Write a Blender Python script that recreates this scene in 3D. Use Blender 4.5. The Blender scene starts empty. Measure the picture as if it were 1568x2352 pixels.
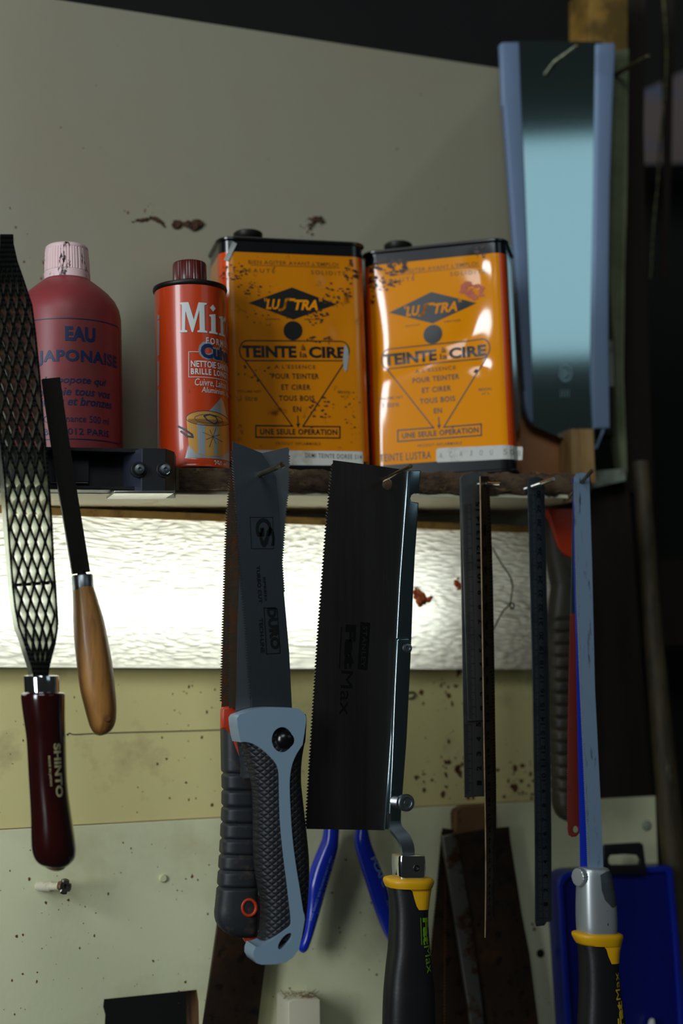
import bpy, bmesh, math, random
from mathutils import Vector, Matrix
random.seed(7)
C = bpy.context.scene.collection
SC = bpy.context.scene
R_ = math.radians

# ------------------------------------------------------------------ camera
F_PX = 3267.0
YAW, PITCH = R_(18.5), R_(7.0)
CAM = Vector((0.0, -1.05, 1.5))
FWD = Vector((math.sin(YAW)*math.cos(PITCH), math.cos(YAW)*math.cos(PITCH), math.sin(PITCH)))
RGT = Vector((math.cos(YAW), -math.sin(YAW), 0))
UPV = RGT.cross(FWD)
cd = bpy.data.cameras.new('camera'); cam = bpy.data.objects.new('camera', cd); C.objects.link(cam)
cam.matrix_world = Matrix((( RGT.x, UPV.x, -FWD.x, CAM.x), (RGT.y, UPV.y, -FWD.y, CAM.y),
                           (RGT.z, UPV.z, -FWD.z, CAM.z), (0, 0, 0, 1)))
cd.sensor_fit = 'VERTICAL'; cd.sensor_height = 36.0; cd.lens = F_PX/2352.0*36.0
cd.clip_start = 0.02
cd.dof.use_dof = True; cd.dof.focus_distance = 0.945; cd.dof.aperture_fstop = 3.5
SC.camera = cam

# ------------------------------------------------------------------ light and exposure
SC.view_settings.view_transform = 'Standard'; SC.view_settings.look = 'None'
SC.view_settings.exposure = 0.0; SC.view_settings.gamma = 1.0; SC.view_settings.use_curve_mapping = False
wd = bpy.data.worlds.new('world'); SC.world = wd; wd.use_nodes = True
bg = wd.node_tree.nodes['Background']; bg.inputs[0].default_value = (0.30, 0.36, 0.33, 1); bg.inputs[1].default_value = 0.045
def area(name, loc, target, sx, sy, power, col):
    l = bpy.data.lights.new(name, 'AREA'); l.shape = 'RECTANGLE'; l.size = sx; l.size_y = sy; l.energy = power; l.color = col
    o = bpy.data.objects.new(name, l); C.objects.link(o); o.location = loc
    o.rotation_euler = (Vector(target)-Vector(loc)).to_track_quat('-Z', 'Y').to_euler()
    return o
area('window_daylight_left', (-1.60, -1.42, 1.98), (0.35, 0, 1.68), 0.6, 1.15, 31, (0.84, 0.93, 1.0))
area('fill_light_high', (-0.60, -2.2, 3.0), (0.35, 0, 1.65), 1.2, 0.8, 13, (0.86, 0.95, 1.0))  # added overhead fill light; no window stands there
area('window_daylight_right', (1.75, -2.3, 2.67), (0.60, 0, 1.92), 1.1, 0.58, 1.35, (0.62, 0.88, 1.0))
TUBE_STRENGTH = 8.2
SAW_YAW, SAW_PITCH, SAW_BOW = 0.0, 0.0, 0.0

# ------------------------------------------------------------------ helpers
def ray(px, py): return FWD + RGT*((px-784.0)/F_PX) - UPV*((py-1176.0)/F_PX)
def W(px, py, t):
    d = ray(px, py); return CAM + d*((-t/1000.0-CAM.y)/d.y)
class Fr:
    def __init__(s, o, u=(1,0,0), v=(0,0,1)):
        s.o = Vector(o); s.u = Vector(u).normalized(); s.v = Vector(v).normalized(); s.n = s.u.cross(s.v)
    def px(s, x, y):
        d = ray(x, y); k = (s.o-CAM).dot(s.n)/d.dot(s.n); q = CAM+d*k-s.o
        return (q.dot(s.u), q.dot(s.v))
    def p(s, u, v, w=0.0): return s.o + s.u*u + s.v*v + s.n*w
def wf(t): return Fr((0, -t/1000.0, 0))
def lin(c):
    return tuple((x/255.0/12.92 if x <= 10 else ((x/255.0+0.055)/1.055)**2.4) for x in c)+(1.0,)

MATS = {}
def M(name, col, rough=0.5, metal=0.0, col2=None, scale=60, thr=(0.5, 0.62), bump=0.0, bscale=400, stretch=(1,1,1),
      bstretch=None, col3=None, scale3=300, thr3=(0.62, 0.68), spec=0.5, coat=0.0, detail=5, bdist=0.0006, aniso=0.0, trans=0.0, sss=0.0, rough2=None):
    if name in MATS: return MATS[name]
    m = bpy.data.materials.new(name); MATS[name] = m; m.use_nodes = True
    nt = m.node_tree; N = nt.nodes; L = nt.links; b = N['Principled BSDF']
    b.inputs['Base Color'].default_value = lin(col); b.inputs['Roughness'].default_value = rough
    b.inputs['Metallic'].default_value = metal; b.inputs['Specular IOR Level'].default_value = spec
    b.inputs['Coat Weight'].default_value = coat; b.inputs['Coat Roughness'].default_value = 0.08
    b.inputs['Anisotropic'].default_value = aniso; b.inputs['Transmission Weight'].default_value = trans
    if sss: b.inputs['Subsurface Weight'].default_value = sss; b.inputs['Subsurface Radius'].default_value = (0.02, 0.006, 0.006); b.inputs['Subsurface Scale'].default_value = 0.5
    tc = N.new('ShaderNodeTexCoord'); mp = N.new('ShaderNodeMapping'); L.new(tc.outputs['Object'], mp.inputs[0]); mp.inputs['Scale'].default_value = stretch
    cur = None
    def layer(prev, c2, sc, th, seed):
        no = N.new('ShaderNodeTexNoise'); no.inputs['Scale'].default_value = sc; no.inputs['Detail'].default_value = detail; no.inputs['Roughness'].default_value = 0.65
        ad = N.new('ShaderNodeVectorMath'); ad.operation = 'ADD'; ad.inputs[1].default_value = (seed, seed*0.7, seed*1.3)
        L.new(mp.outputs[0], ad.inputs[0]); L.new(ad.outputs[0], no.inputs['Vector'])
        mr = N.new('ShaderNodeMapRange'); mr.inputs[1].default_value = th[0]; mr.inputs[2].default_value = th[1]; L.new(no.outputs[0], mr.inputs[0])
        mx = N.new('ShaderNodeMix'); mx.data_type = 'RGBA'; L.new(mr.outputs[0], mx.inputs[0])
        if prev is None: mx.inputs[6].default_value = lin(col)
        else: L.new(prev, mx.inputs[6])
        mx.inputs[7].default_value = lin(c2)
        return mx.outputs[2], mr.outputs[0]
    if col2:
        cur, f = layer(cur, col2, scale, thr, 3.1)
        if rough2 is not None:
            rr = N.new('ShaderNodeMapRange'); L.new(f, rr.inputs[0]); rr.inputs[3].default_value = rough; rr.inputs[4].default_value = rough2; L.new(rr.outputs[0], b.inputs['Roughness'])
    if col3: cur, f = layer(cur, col3, scale3, thr3, 9.7)
    if cur is not None: L.new(cur, b.inputs['Base Color'])
    if bump:
        no = N.new('ShaderNodeTexNoise'); no.inputs['Scale'].default_value = bscale; no.inputs['Detail'].default_value = 4
        mp2 = N.new('ShaderNodeMapping'); L.new(tc.outputs['Object'], mp2.inputs[0]); mp2.inputs['Scale'].default_value = bstretch or stretch
        L.new(mp2.outputs[0], no.inputs['Vector']); bp = N.new('ShaderNodeBump'); bp.inputs['Strength'].default_value = bump; bp.inputs['Distance'].default_value = bdist
        L.new(no.outputs[0], bp.inputs['Height']); L.new(bp.outputs[0], b.inputs['Normal'])
    return m

def tag(o, label=None, cat=None, group=None, kind=None):
    if label: o['label'] = label
    if cat: o['category'] = cat
    if group: o['group'] = group
    if kind: o['kind'] = kind
    return o
def thing(name, label, cat, loc, group=None):
    o = bpy.data.objects.new(name, None); C.objects.link(o); o.location = loc; o.empty_display_size = 0.01
    return tag(o, label, cat, group)
def wloc(o):
    l = o.location.copy(); p = o.parent
    while p: l += p.location; p = p.parent
    return l
class MB:
    def __init__(s): s.v = []; s.f = []; s.m = []
    def add(s, vs, fs, mi=0):
        k = len(s.v); s.v += [Vector(x) for x in vs]; s.f += [tuple(i+k for i in f) for f in fs]; s.m += [mi]*len(fs); return s
    def build(s, name, mat, parent=None, smooth=35, bevel=0.0, fix=True):
        if parent is None:
            xs = [x.x for x in s.v]; ys = [x.y for x in s.v]; zs = [x.z for x in s.v]
            o0 = Vector(((min(xs)+max(xs))/2, (min(ys)+max(ys))/2, min(zs)))
        else:
            o0 = wloc(parent)
        me = bpy.data.meshes.new(name); me.from_pydata([x-o0 for x in s.v], [], s.f); me.validate()
        mats = mat if isinstance(mat, (list, tuple)) else [mat]
        for x in mats: me.materials.append(x)
        if len(mats) > 1 and len(me.polygons) == len(s.m): me.polygons.foreach_set('material_index', s.m)
        if fix:
            bm = bmesh.new(); bm.from_mesh(me); bmesh.ops.recalc_face_normals(bm, faces=bm.faces); bm.to_mesh(me); bm.free()
        if smooth:
            me.polygons.foreach_set('use_smooth', [True]*len(me.polygons)); me.set_sharp_from_angle(angle=R_(smooth))
        o = bpy.data.objects.new(name, me); C.objects.link(o)
        if parent is None: o.location = o0
        else: o.parent = parent
        if bevel:
            b = o.modifiers.new('bevel', 'BEVEL'); b.width = bevel; b.segments = 2; b.limit_method = 'ANGLE'
        return o

def curve_mesh(loops, th=0.0, bev=0.0, bres=2):
    cu = bpy.data.curves.new('tmp', 'CURVE'); cu.dimensions = '2D'; cu.fill_mode = 'BOTH'
    for lp in loops:
        sp = cu.splines.new('POLY'); sp.points.add(len(lp)-1)
        for i, (x, y) in enumerate(lp): sp.points[i].co = (x, y, 0, 1)
        sp.use_cyclic_u = True
    if th:
        cu.extrude = max(th/2-bev, 1e-5); cu.bevel_depth = bev; cu.offset = -bev; cu.bevel_resolution = bres
    o = bpy.data.objects.new('tmp', cu); C.objects.link(o)
    bpy.context.view_layer.update()
    me = bpy.data.meshes.new_from_object(o)
    vs = [v.co.copy() for v in me.vertices]; fs = [tuple(p.vertices) for p in me.polygons]
    bpy.data.objects.remove(o); bpy.data.curves.remove(cu); bpy.data.meshes.remove(me)
    return vs, fs
def weld(mb, d=1e-6):
    bm = bmesh.new(); vv = [bm.verts.new(v) for v in mb.v]
    for f, mi in zip(mb.f, mb.m):
        try: q = bm.faces.new([vv[i] for i in f]); q.material_index = mi
        except ValueError: pass
    bmesh.ops.remove_doubles(bm, verts=bm.verts, dist=d); bm.verts.index_update()
    mb.v = [v.co.copy() for v in bm.verts]; mb.f = [tuple(x.index for x in f.verts) for f in bm.faces]; mb.m = [f.material_index for f in bm.faces]
    bm.free(); return mb
def plate_mb(fr, loops, th, bev=0.0, bres=2, mb=None):
    """loops in frame metres; front face in the frame's plane, thickness goes backwards"""
    mb = mb or MB(); vs, fs = curve_mesh(loops, th, bev, bres)
    mb.add([fr.p(v.x, v.y, v.z-th/2) for v in vs], fs); return weld(mb)
def plate(name, pts, t, th, mat, parent=None, bev=0.0, holes=(), bres=2, smooth=35, fr=None):
    """pts: outline in photo pixels carried onto the plane t mm in front of the wall; th in mm"""
    fr = fr or wf(t)
    loops = [[fr.px(*p) for p in pts]]+[[fr.px(*p) for p in h] for h in holes]
    return plate_mb(fr, loops, th/1000.0, bev/1000.0, bres).build(name, mat, parent, smooth)
def ell(cx, cy, rx, ry, n=24, rot=0.0):
    return [(cx+rx*math.cos(a)*math.cos(rot)-ry*math.sin(a)*math.sin(rot), cy+rx*math.cos(a)*math.sin(rot)+ry*math.sin(a)*math.cos(rot))
            for a in [2*math.pi*i/n for i in range(n)]]
def crom(P, k):
    """Catmull-Rom through tuples"""
    out = []
    for i in range(len(P)-1):
        a = P[max(i-1, 0)]; b = P[i]; c = P[i+1]; d = P[min(i+2, len(P)-1)]
        for j in range(k):
            s = j/k
            out.append(tuple(0.5*((2*y)+(-x+z)*s+(2*x-5*y+4*z-w)*s*s+(-x+3*y-3*z+w)*s**3) for x, y, z, w in zip(a, b, c, d)))
    out.append(tuple(P[-1])); return out
def ring_stack(rings, cap0=True, cap1=True, mb=None, mi=0):
    mb = mb or MB(); n = len(rings[0]); vs = [p for r in rings for p in r]; fs = []
    for i in range(len(rings)-1):
        for j in range(n):
            k = (j+1) % n; fs.append((i*n+j, i*n+k, (i+1)*n+k, (i+1)*n+j))
    if cap0: fs.append(tuple(range(n))[::-1])
    if cap1: fs.append(tuple((len(rings)-1)*n+j for j in range(n)))
    return mb.add(vs, fs, mi)
def loft_mb(sec, e=2.4, n=28, k=4, mb=None, mi=0, cap=True):
    """sec: (xL, yL, xR, yR, t, depth_mm) in photo pixels"""
    rings = []
    for (xl, yl, xr, yr, t, d) in (crom(sec, k) if k > 1 else sec):
        a = W(xl, yl, t); b = W(xr, yr, t); c = (a+b)/2; h = (b-a)/2; q = Vector((0, -d/1000.0, 0))
        r = []
        for i in range(n):
            th = 2*math.pi*i/n; cs, sn = math.cos(th), math.sin(th)
            r.append(c + h*(math.copysign(abs(cs)**(2/e), cs)) + q*(math.copysign(abs(sn)**(2/e), sn)))
        rings.append(r)
    return ring_stack(rings, cap, cap, mb, mi)
def loft(name, sec, mat, parent=None, e=2.4, n=28, k=4, smooth=50):
    return loft_mb(sec, e, n, k).build(name, mat, parent, smooth)
def sec_lr(rows, t, d):
    """rows: (y, L, R [,depth]) -> sections"""
    return [(r[1], r[0], r[2], r[0], t, (r[3] if len(r) > 3 else d)) for r in rows]
def frame_axes(ax):
    ax = ax.normalized(); ref = Vector((0, 0, 1)) if abs(ax.z) < 0.9 else Vector((1, 0, 0))
    u = ax.cross(ref).normalized(); v = ax.cross(u).normalized(); return u, v
def lathe_mb(base, ax, prof, n=32, mb=None, mi=0, u=None, ribs=None):
    """prof: (r, h) metres along ax from base"""
    base = Vector(base); ax = Vector(ax).normalized(); uu, vv = frame_axes(ax); rings = []
    for r, h in prof:
        rr = []
        for i in range(n):
            a = 2*math.pi*i/n; q = r*(ribs(a, h) if ribs else 1.0)
            rr.append(base+ax*h+uu*(q*math.cos(a))+vv*(q*math.sin(a)))
        rings.append(rr)
    return ring_stack(rings, True, True, mb, mi)
def tube_mb(pts, r, n=10, mb=None, mi=0, k=1):
    P = [tuple(p) for p in pts]; P = crom(P, k) if k > 1 else P; P = [Vector(p) for p in P]; rings = []
    pu = None
    for i, p in enumerate(P):
        ax = (P[min(i+1, len(P)-1)]-P[max(i-1, 0)]).normalized()
        if pu is None: u, v = frame_axes(ax)
        else:
            u = (pu-ax*pu.dot(ax)).normalized(); v = ax.cross(u)
        pu = u; rr = r(i/(len(P)-1)) if callable(r) else r
        rings.append([p+u*(rr*math.cos(2*math.pi*j/n))+v*(rr*math.sin(2*math.pi*j/n)) for j in range(n)])
    return ring_stack(rings, True, True, mb, mi)
def box_mb(fr, u0, u1, v0, v1, w0, w1, mb=None, mi=0):
    mb = mb or MB()
    vs = [fr.p(u, v, w) for w in (w0, w1) for v in (v0, v1) for u in (u0, u1)]
    return mb.add(vs, [(0,1,3,2), (4,6,7,5), (0,4,5,1), (2,3,7,6), (0,2,6,4), (1,5,7,3)], mi)
def ribbon_mb(edgeA, edgeB, th, mb=None):
    """a thin sheet between two 3-D polylines of equal length"""
    mb = mb or MB(); n = len(edgeA); vs = []
    for i in range(n):
        a, b = edgeA[i], edgeB[i]; tg = edgeA[min(i+1, n-1)]-edgeA[max(i-1, 0)]; nn = (b-a).cross(tg).normalized()*(th/2)
        vs += [a+nn, b+nn, b-nn, a-nn]
    fs = []
    for i in range(n-1):
        for j in range(4):
            k = (j+1) % 4; fs.append((4*i+j, 4*i+k, 4*i+4+k, 4*i+4+j))
    fs += [(0,1,2,3), (4*n-4, 4*n-1, 4*n-2, 4*n-3)]
    return mb.add(vs, fs)
def teeth(p0, p1, pitch, amp, skew=0.5):
    """zigzag from p0 to p1; positive amp pushes to the left of the direction of travel (screen, y down)"""
    dx, dy = p1[0]-p0[0], p1[1]-p0[1]; L = math.hypot(dx, dy); n = max(1, int(L/pitch)); ux, uy = dx/L, dy/L; nx, ny = uy, -ux
    out = []
    for i in range(n):
        s = L*i/n; out.append((p0[0]+ux*s, p0[1]+uy*s)); s2 = L*(i+skew)/n
        out.append((p0[0]+ux*s2+nx*amp, p0[1]+uy*s2+ny*amp))
    out.append(p1); return out

class Art:
    """flat printed artwork in 2-D metres, later carried onto a surface"""
    def __init__(s): s.v = []; s.f = []
    def _add(s, vs, fs):
        k = len(s.v); s.v += [(a, b) for a, b in vs]; s.f += [tuple(i+k for i in f) for f in fs]
    def poly(s, *loops):
        vs, fs = curve_mesh(loops); s._add([(v.x, v.y) for v in vs], fs)
    def stroke(s, pts, w, closed=False):
        q = list(pts)+([pts[0]] if closed else [])
        for a, b in zip(q, q[1:]):
            dx, dy = b[0]-a[0], b[1]-a[1]; L = math.hypot(dx, dy) or 1e-9; ex, ey = dx/L*w*0.35, dy/L*w*0.35; nx, ny = -dy/L*w/2, dx/L*w/2
            s._add([(a[0]-ex+nx, a[1]-ey+ny), (a[0]-ex-nx, a[1]-ey-ny), (b[0]+ex-nx, b[1]+ey-ny), (b[0]+ex+nx, b[1]+ey+ny)], [(0,1,2,3)])
    def text(s, body, p0, p1, h, bold=0.0, shear=0.0, space=1.0):
        cu = bpy.data.curves.new('tmp', 'FONT'); cu.body = body; cu.size = 1.0; cu.offset = bold; cu.shear = shear; cu.space_character = space; cu.resolution_u = 3
        o = bpy.data.objects.new('tmp', cu); C.objects.link(o); bpy.context.view_layer.update()
        me = bpy.data.meshes.new_from_object(o); vs = [v.co.copy() for v in me.vertices]; fs = [tuple(p.vertices) for p in me.polygons]
        bpy.data.objects.remove(o); bpy.data.curves.remove(cu); bpy.data.meshes.remove(me)
        if not vs: return
        x0 = min(v.x for v in vs); x1 = max(v.x for v in vs); y0 = min(v.y for v in vs); y1 = max(v.y for v in vs)
        dx, dy = p1[0]-p0[0], p1[1]-p0[1]; L = math.hypot(dx, dy); ux, uy = dx/L, dy/L
        k = len(s.v)
        for v in vs:
            a = (v.x-x0)/(x1-x0)*L; b = (v.y-y0)/(y1-y0)*h
            s.v.append((p0[0]+ux*a-uy*b, p0[1]+uy*a+ux*b))
        s.f += [tuple(i+k for i in f) for f in fs]
    def build(s, name, mat, parent, fn, cu=0.0, cv=0.0):
        bm = bmesh.new(); vv = [bm.verts.new((a, b, 0)) for a, b in s.v]
        for f in s.f:
            try: bm.faces.new([vv[i] for i in f])
            except ValueError: pass
        for cut, ax in ((cu, 0), (cv, 1)):
            if cut:
                lo = min(v.co[ax] for v in bm.verts); hi = max(v.co[ax] for v in bm.verts); x = lo+cut
                while x < hi:
                    co = [0, 0, 0]; no = [0, 0, 0]; co[ax] = x; no[ax] = 1
                    bmesh.ops.bisect_plane(bm, geom=bm.verts[:]+bm.edges[:]+bm.faces[:], plane_co=co, plane_no=no); x += cut
        bm.verts.index_update(); mb = MB()
        mb.add([fn(v.co.x, v.co.y) for v in bm.verts], [tuple(x.index for x in f.verts) for f in bm.faces]); bm.free()
        return mb.build(name, mat, parent, 0, fix=False)
def art_px(fr): return fr.px
def struct(o, label=None): o['kind'] = 'structure'; return o

def proj(P):
    q = Vector(P)-CAM; z = q.dot(FWD); return (784+F_PX*q.dot(RGT)/z, 1176-F_PX*q.dot(UPV)/z)

# ------------------------------------------------------------------ materials
WALLC = dict(col2=(150,132,96), scale=14, thr=(0.56,0.80), col3=(96,66,36), scale3=75, thr3=(0.73,0.76), bump=0.15, bscale=260)
M('paint_upper', (143,138,116), 0.62, col2=(144,134,110), scale=9, thr=(0.45,0.75), col3=(100,84,58), scale3=60, thr3=(0.755,0.78), bump=0.12, bscale=300)
M('paint_strip', (216,203,140), 0.6, **WALLC)
M('paint_lower', (208,208,168), 0.6, col2=(184,176,130), scale=12, thr=(0.52,0.8), col3=(124,92,58), scale3=90, thr3=(0.735,0.76), bump=0.2, bscale=300)
M('raw_board', (104,72,40), 0.8, col2=(60,38,20), scale=40, bump=0.3, bscale=200)
M('rear_dark', (9,8,6), 0.9, col2=(14,11,7), scale=5, thr=(0.4,0.7))
M('dark_timber', (40,26,12), 0.8, col2=(26,18,9), scale=25, stretch=(4,4,0.6), thr=(0.4,0.7))
M('bark', (86,66,44), 0.9, col2=(42,28,17), scale=90, thr=(0.42,0.6), col3=(130,104,70), scale3=160, thr3=(0.6,0.7), bump=0.9, bscale=220, stretch=(0.5,1,1), bdist=0.002)
M('plank_smooth', (106,94,66), 0.8, col2=(70,58,38), scale=50, stretch=(0.3,1,1), thr=(0.4,0.7), bump=0.2, bscale=300)
M('cream_paint', (214,206,178), 0.6, col2=(170,150,110), scale=40, thr=(0.6,0.75))
M('pine', (190,150,96), 0.6, col2=(140,98,52), scale=60, stretch=(3,3,0.25), thr=(0.42,0.62))
M('ply_orange', (186,128,84), 0.55, col2=(160,104,60), scale=14, thr=(0.4,0.7))
M('post_ochre', (150,112,44), 0.6, col2=(96,74,26), scale=22, thr=(0.45,0.6), col3=(196,170,120), scale3=14, thr3=(0.6,0.66))
M('post_green', (108,116,84), 0.7, col2=(84,88,58), scale=20, thr=(0.4,0.7))
M('plaster', (140,148,132), 0.8, col2=(104,104,88), scale=70, thr=(0.5,0.65))
M('pole_wood', (64,52,24), 0.7, col2=(44,34,15), scale=60, stretch=(2,2,0.4), thr=(0.4,0.6), col3=(92,94,74), scale3=35, thr3=(0.62,0.7))
M('far_blue', (66,92,124), 0.8, col2=(104,90,86), scale=6, thr=(0.5,0.6), stretch=(0.3,1,1))
M('cable_green', (92,92,26), 0.5, col2=(50,46,12), scale=200, thr=(0.45,0.55))
M('lamp_housing', (188,148,84), 0.45, col2=(120,84,40), scale=60, thr=(0.5,0.7))
M('lamp_white', (225,225,220), 0.5)
M('steel', (150,156,160), 0.34, 1.0, bump=0.05, bscale=500, stretch=(1,1,0.05))
M('steel_saw_front', (92,99,104), 0.42, 1.0, col2=(60,64,68), scale=30, thr=(0.55,0.75), bump=0.06, bscale=700, stretch=(1,1,0.05), rough2=0.5)
M('steel_dark', (66,64,60), 0.5, 1.0, col2=(44,42,38), scale=26, thr=(0.45,0.7), bump=0.08, bscale=600, stretch=(1,1,0.06))
M('steel_ruler', (106,109,108), 0.5, 1.0, col2=(84,86,84), scale=40, thr=(0.5,0.7))
M('steel_ruler_dark', (72,79,84), 0.5, 1.0, col2=(54,58,60), scale=40, thr=(0.5,0.7))
M('steel_polished', (150,168,176), 0.2, 1.0)
M('steel_ruler_brown', (104,86,64), 0.55, 1.0, col2=(72,58,42), scale=60, thr=(0.45,0.7))
M('rust_steel', (70,58,46), 0.6, 0.7, col2=(92,56,30), scale=80, thr=(0.48,0.62), bump=0.3, bscale=400)
M('old_saw', (48,36,26), 0.5, 0.6, col2=(72,46,26), scale=30, thr=(0.45,0.7), col3=(30,24,18), scale3=90, thr3=(0.55,0.65), bump=0.15)
M('saw_spine_worn', (118,116,108), 0.45, 0.9, col2=(90,60,36), scale=50, thr=(0.5,0.62))
M('zinc', (190,190,180), 0.3, 1.0, bump=0.1)
M('nail_steel', (150,138,112), 0.38, 1.0, col2=(96,78,52), scale=200, thr=(0.45,0.65))
M('chrome', (225,225,228), 0.08, 1.0)
M('black_paint', (16,16,17), 0.38, spec=0.5)
M('black_plastic', (20,20,21), 0.42, bump=0.1, bscale=500)
M('black_tool', (20,21,24), 0.5)
M('clip_lit_and_ink', (46,50,64), 0.45)
M('rasp_steel', (196,202,186), 0.34, 1.0, col2=(130,100,70), scale=140, thr=(0.68,0.74))
M('rasp_edge', (14,14,13), 0.4, 0.3, col2=(120,90,70), scale=160, thr=(0.70,0.74))
M('file_steel', (40,38,33), 0.5, 0.8, bump=0.4, bscale=1400, stretch=(1,1,2))
M('lacquer_red', (46,7,6), 0.16, coat=1.0, col2=(34,5,5), scale=20, thr=(0.4,0.7))
M('beech', (168,116,56), 0.42, col2=(120,78,34), scale=120, stretch=(1,1,0.08), thr=(0.45,0.65), col3=(84,52,24), scale3=300, thr3=(0.66,0.7), coat=0.15)
M('gold_print', (176,166,122), 0.4)
M('gold_tip', (150,112,52), 0.3, 0.4)
M('pink_plastic', (150,62,64), 0.42, col2=(122,58,42), scale=18, thr=(0.5,0.8), spec=0.4, sss=0.25)
M('pink_cap', (240,206,204), 0.5, col2=(60,34,26), scale=190, thr=(0.575,0.62), stretch=(1,1,0.35))
M('blue_print', (16,38,84), 0.5)
M('orange_red', (196,60,14), 0.3, col2=(110,40,16), scale=60, thr=(0.64,0.70), coat=0.4)
M('cap_brown', (88,20,14), 0.3, coat=0.3)
M('rim_dark', (34,30,26), 0.45, 0.5)
M('white_print', (208,210,206), 0.45)
M('silver_print', (170,176,178), 0.35, 0.5)
M('pot_gold', (206,150,74), 0.35, 0.3)
M('tin_yellow', (208,124,8), 0.18, coat=0.6, col2=(120,66,14), scale=70, thr=(0.60,0.70), col3=(66,34,12), scale3=150, thr3=(0.70,0.74))
M('tin_yellow_clean', (244,150,10), 0.13, coat=0.8, col2=(150,84,16), scale=55, thr=(0.72,0.76))
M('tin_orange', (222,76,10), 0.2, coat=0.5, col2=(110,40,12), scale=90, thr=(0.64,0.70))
M('tin_black', (14,15,17), 0.22, coat=0.5)
M('tin_print', (20,20,16), 0.35)
M('tin_print_faint', (92,64,16), 0.35)
M('paper_white', (196,194,184), 0.5, col2=(160,150,124), scale=60, thr=(0.55,0.75))
M('paper_ink', (50,52,54), 0.6)
M('paper_ink_faint', (140,140,132), 0.6)
M('rust_stain', (104,58,22), 0.6)
M('rust_red', (196,84,40), 0.45)
M('scuff', (150,152,148), 0.6)
M('grip_grey', (120,142,158), 0.42, bump=0.05, bscale=900)
M('button_black', (12,12,13), 0.22)
M('rubber_black', (22,23,27), 0.55)
M('rubber_dusty', (34,36,40), 0.55, col2=(70,58,44), scale=90, thr=(0.56,0.7), bump=0.1)
M('rubber_brown', (56,50,38), 0.5, col2=(38,34,27), scale=60, thr=(0.5,0.7))
M('tin_stain', (66,34,12), 0.5)
M('plastic_orange', (178,52,20), 0.42, col2=(130,42,18), scale=60, thr=(0.6,0.75))
M('etch_dark', (17,19,20), 0.7, spec=0.1)
M('etch_black', (5,5,5), 0.7, spec=0.1)
M('yellow_plastic', (216,160,10), 0.45, col2=(150,96,16), scale=70, thr=(0.68,0.74))
M('green_print', (96,140,20), 0.5)
M('yellow_print', (180,150,40), 0.5)
M('blue_vinyl', (16,46,180), 0.25, coat=0.3)
M('pale_print', (130,160,220), 0.5)
M('blade_paint', (128,150,172), 0.45, 0.4, col2=(60,66,72), scale=50, stretch=(3,1,0.5), thr=(0.6,0.68), bump=0.1)
M('blue_blade', (10,40,160), 0.45)
M('red_blade', (98,27,11), 0.55, col2=(66,20,9), scale=90, thr=(0.6,0.7))
M('teal_dark', (22,38,46), 0.5)
M('teeth_pale', (190,180,160), 0.4, 0.6)
M('cast_silver', (186,190,190), 0.4, 0.7, col2=(120,92,60), scale=70, thr=(0.64,0.68))
M('cast_facet', (104,112,116), 0.4, 0.8)
M('box_blue', (8,18,100), 0.35)
M('box_blue_edge', (14,34,140), 0.35)
M('saw_mark', (150,184,190), 0.5)
M('saw_guard', (118,138,166), 0.5)
M('saw_bright', (190,214,216), 0.07, 1.0)
M('debris', (82,52,28), 0.9, col2=(40,26,14), scale=300, thr=(0.45,0.6), bump=0.8, bscale=800)
M('dry_orange', (196,92,34), 0.7, col2=(130,50,16), scale=250, thr=(0.45,0.6), bump=0.5, bscale=700)
M('thread_green', (58,78,56), 0.7)
M('crack_dark', (52,44,34), 0.9)
M('fuzz', (110,78,44), 0.9)

def diamond_bump(m, sc, dist):
    nt = m.node_tree; N = nt.nodes; L = nt.links; tc = N.new('ShaderNodeTexCoord'); out = None
    for ang in (0.9, -0.9):
        mp = N.new('ShaderNodeMapping'); mp.inputs['Rotation'].default_value = (0, ang, 0); L.new(tc.outputs['Object'], mp.inputs[0])
        wv = N.new('ShaderNodeTexWave'); wv.bands_direction = 'X'; wv.wave_profile = 'SIN'; wv.inputs['Scale'].default_value = sc; L.new(mp.outputs[0], wv.inputs['Vector'])
        pw = N.new('ShaderNodeMath'); pw.operation = 'POWER'; pw.inputs[1].default_value = 0.35; L.new(wv.outputs[1], pw.inputs[0])
        if out is None: out = pw.outputs[0]
        else:
            mn = N.new('ShaderNodeMath'); mn.operation = 'MINIMUM'; L.new(out, mn.inputs[0]); L.new(pw.outputs[0], mn.inputs[1]); out = mn.outputs[0]
    bp = N.new('ShaderNodeBump'); bp.inputs['Strength'].default_value = 1.0; bp.inputs['Distance'].default_value = dist
    L.new(out, bp.inputs['Height']); L.new(bp.outputs[0], N['Principled BSDF'].inputs['Normal'])
diamond_bump(MATS['rubber_black'], 95, 0.0006)

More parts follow.
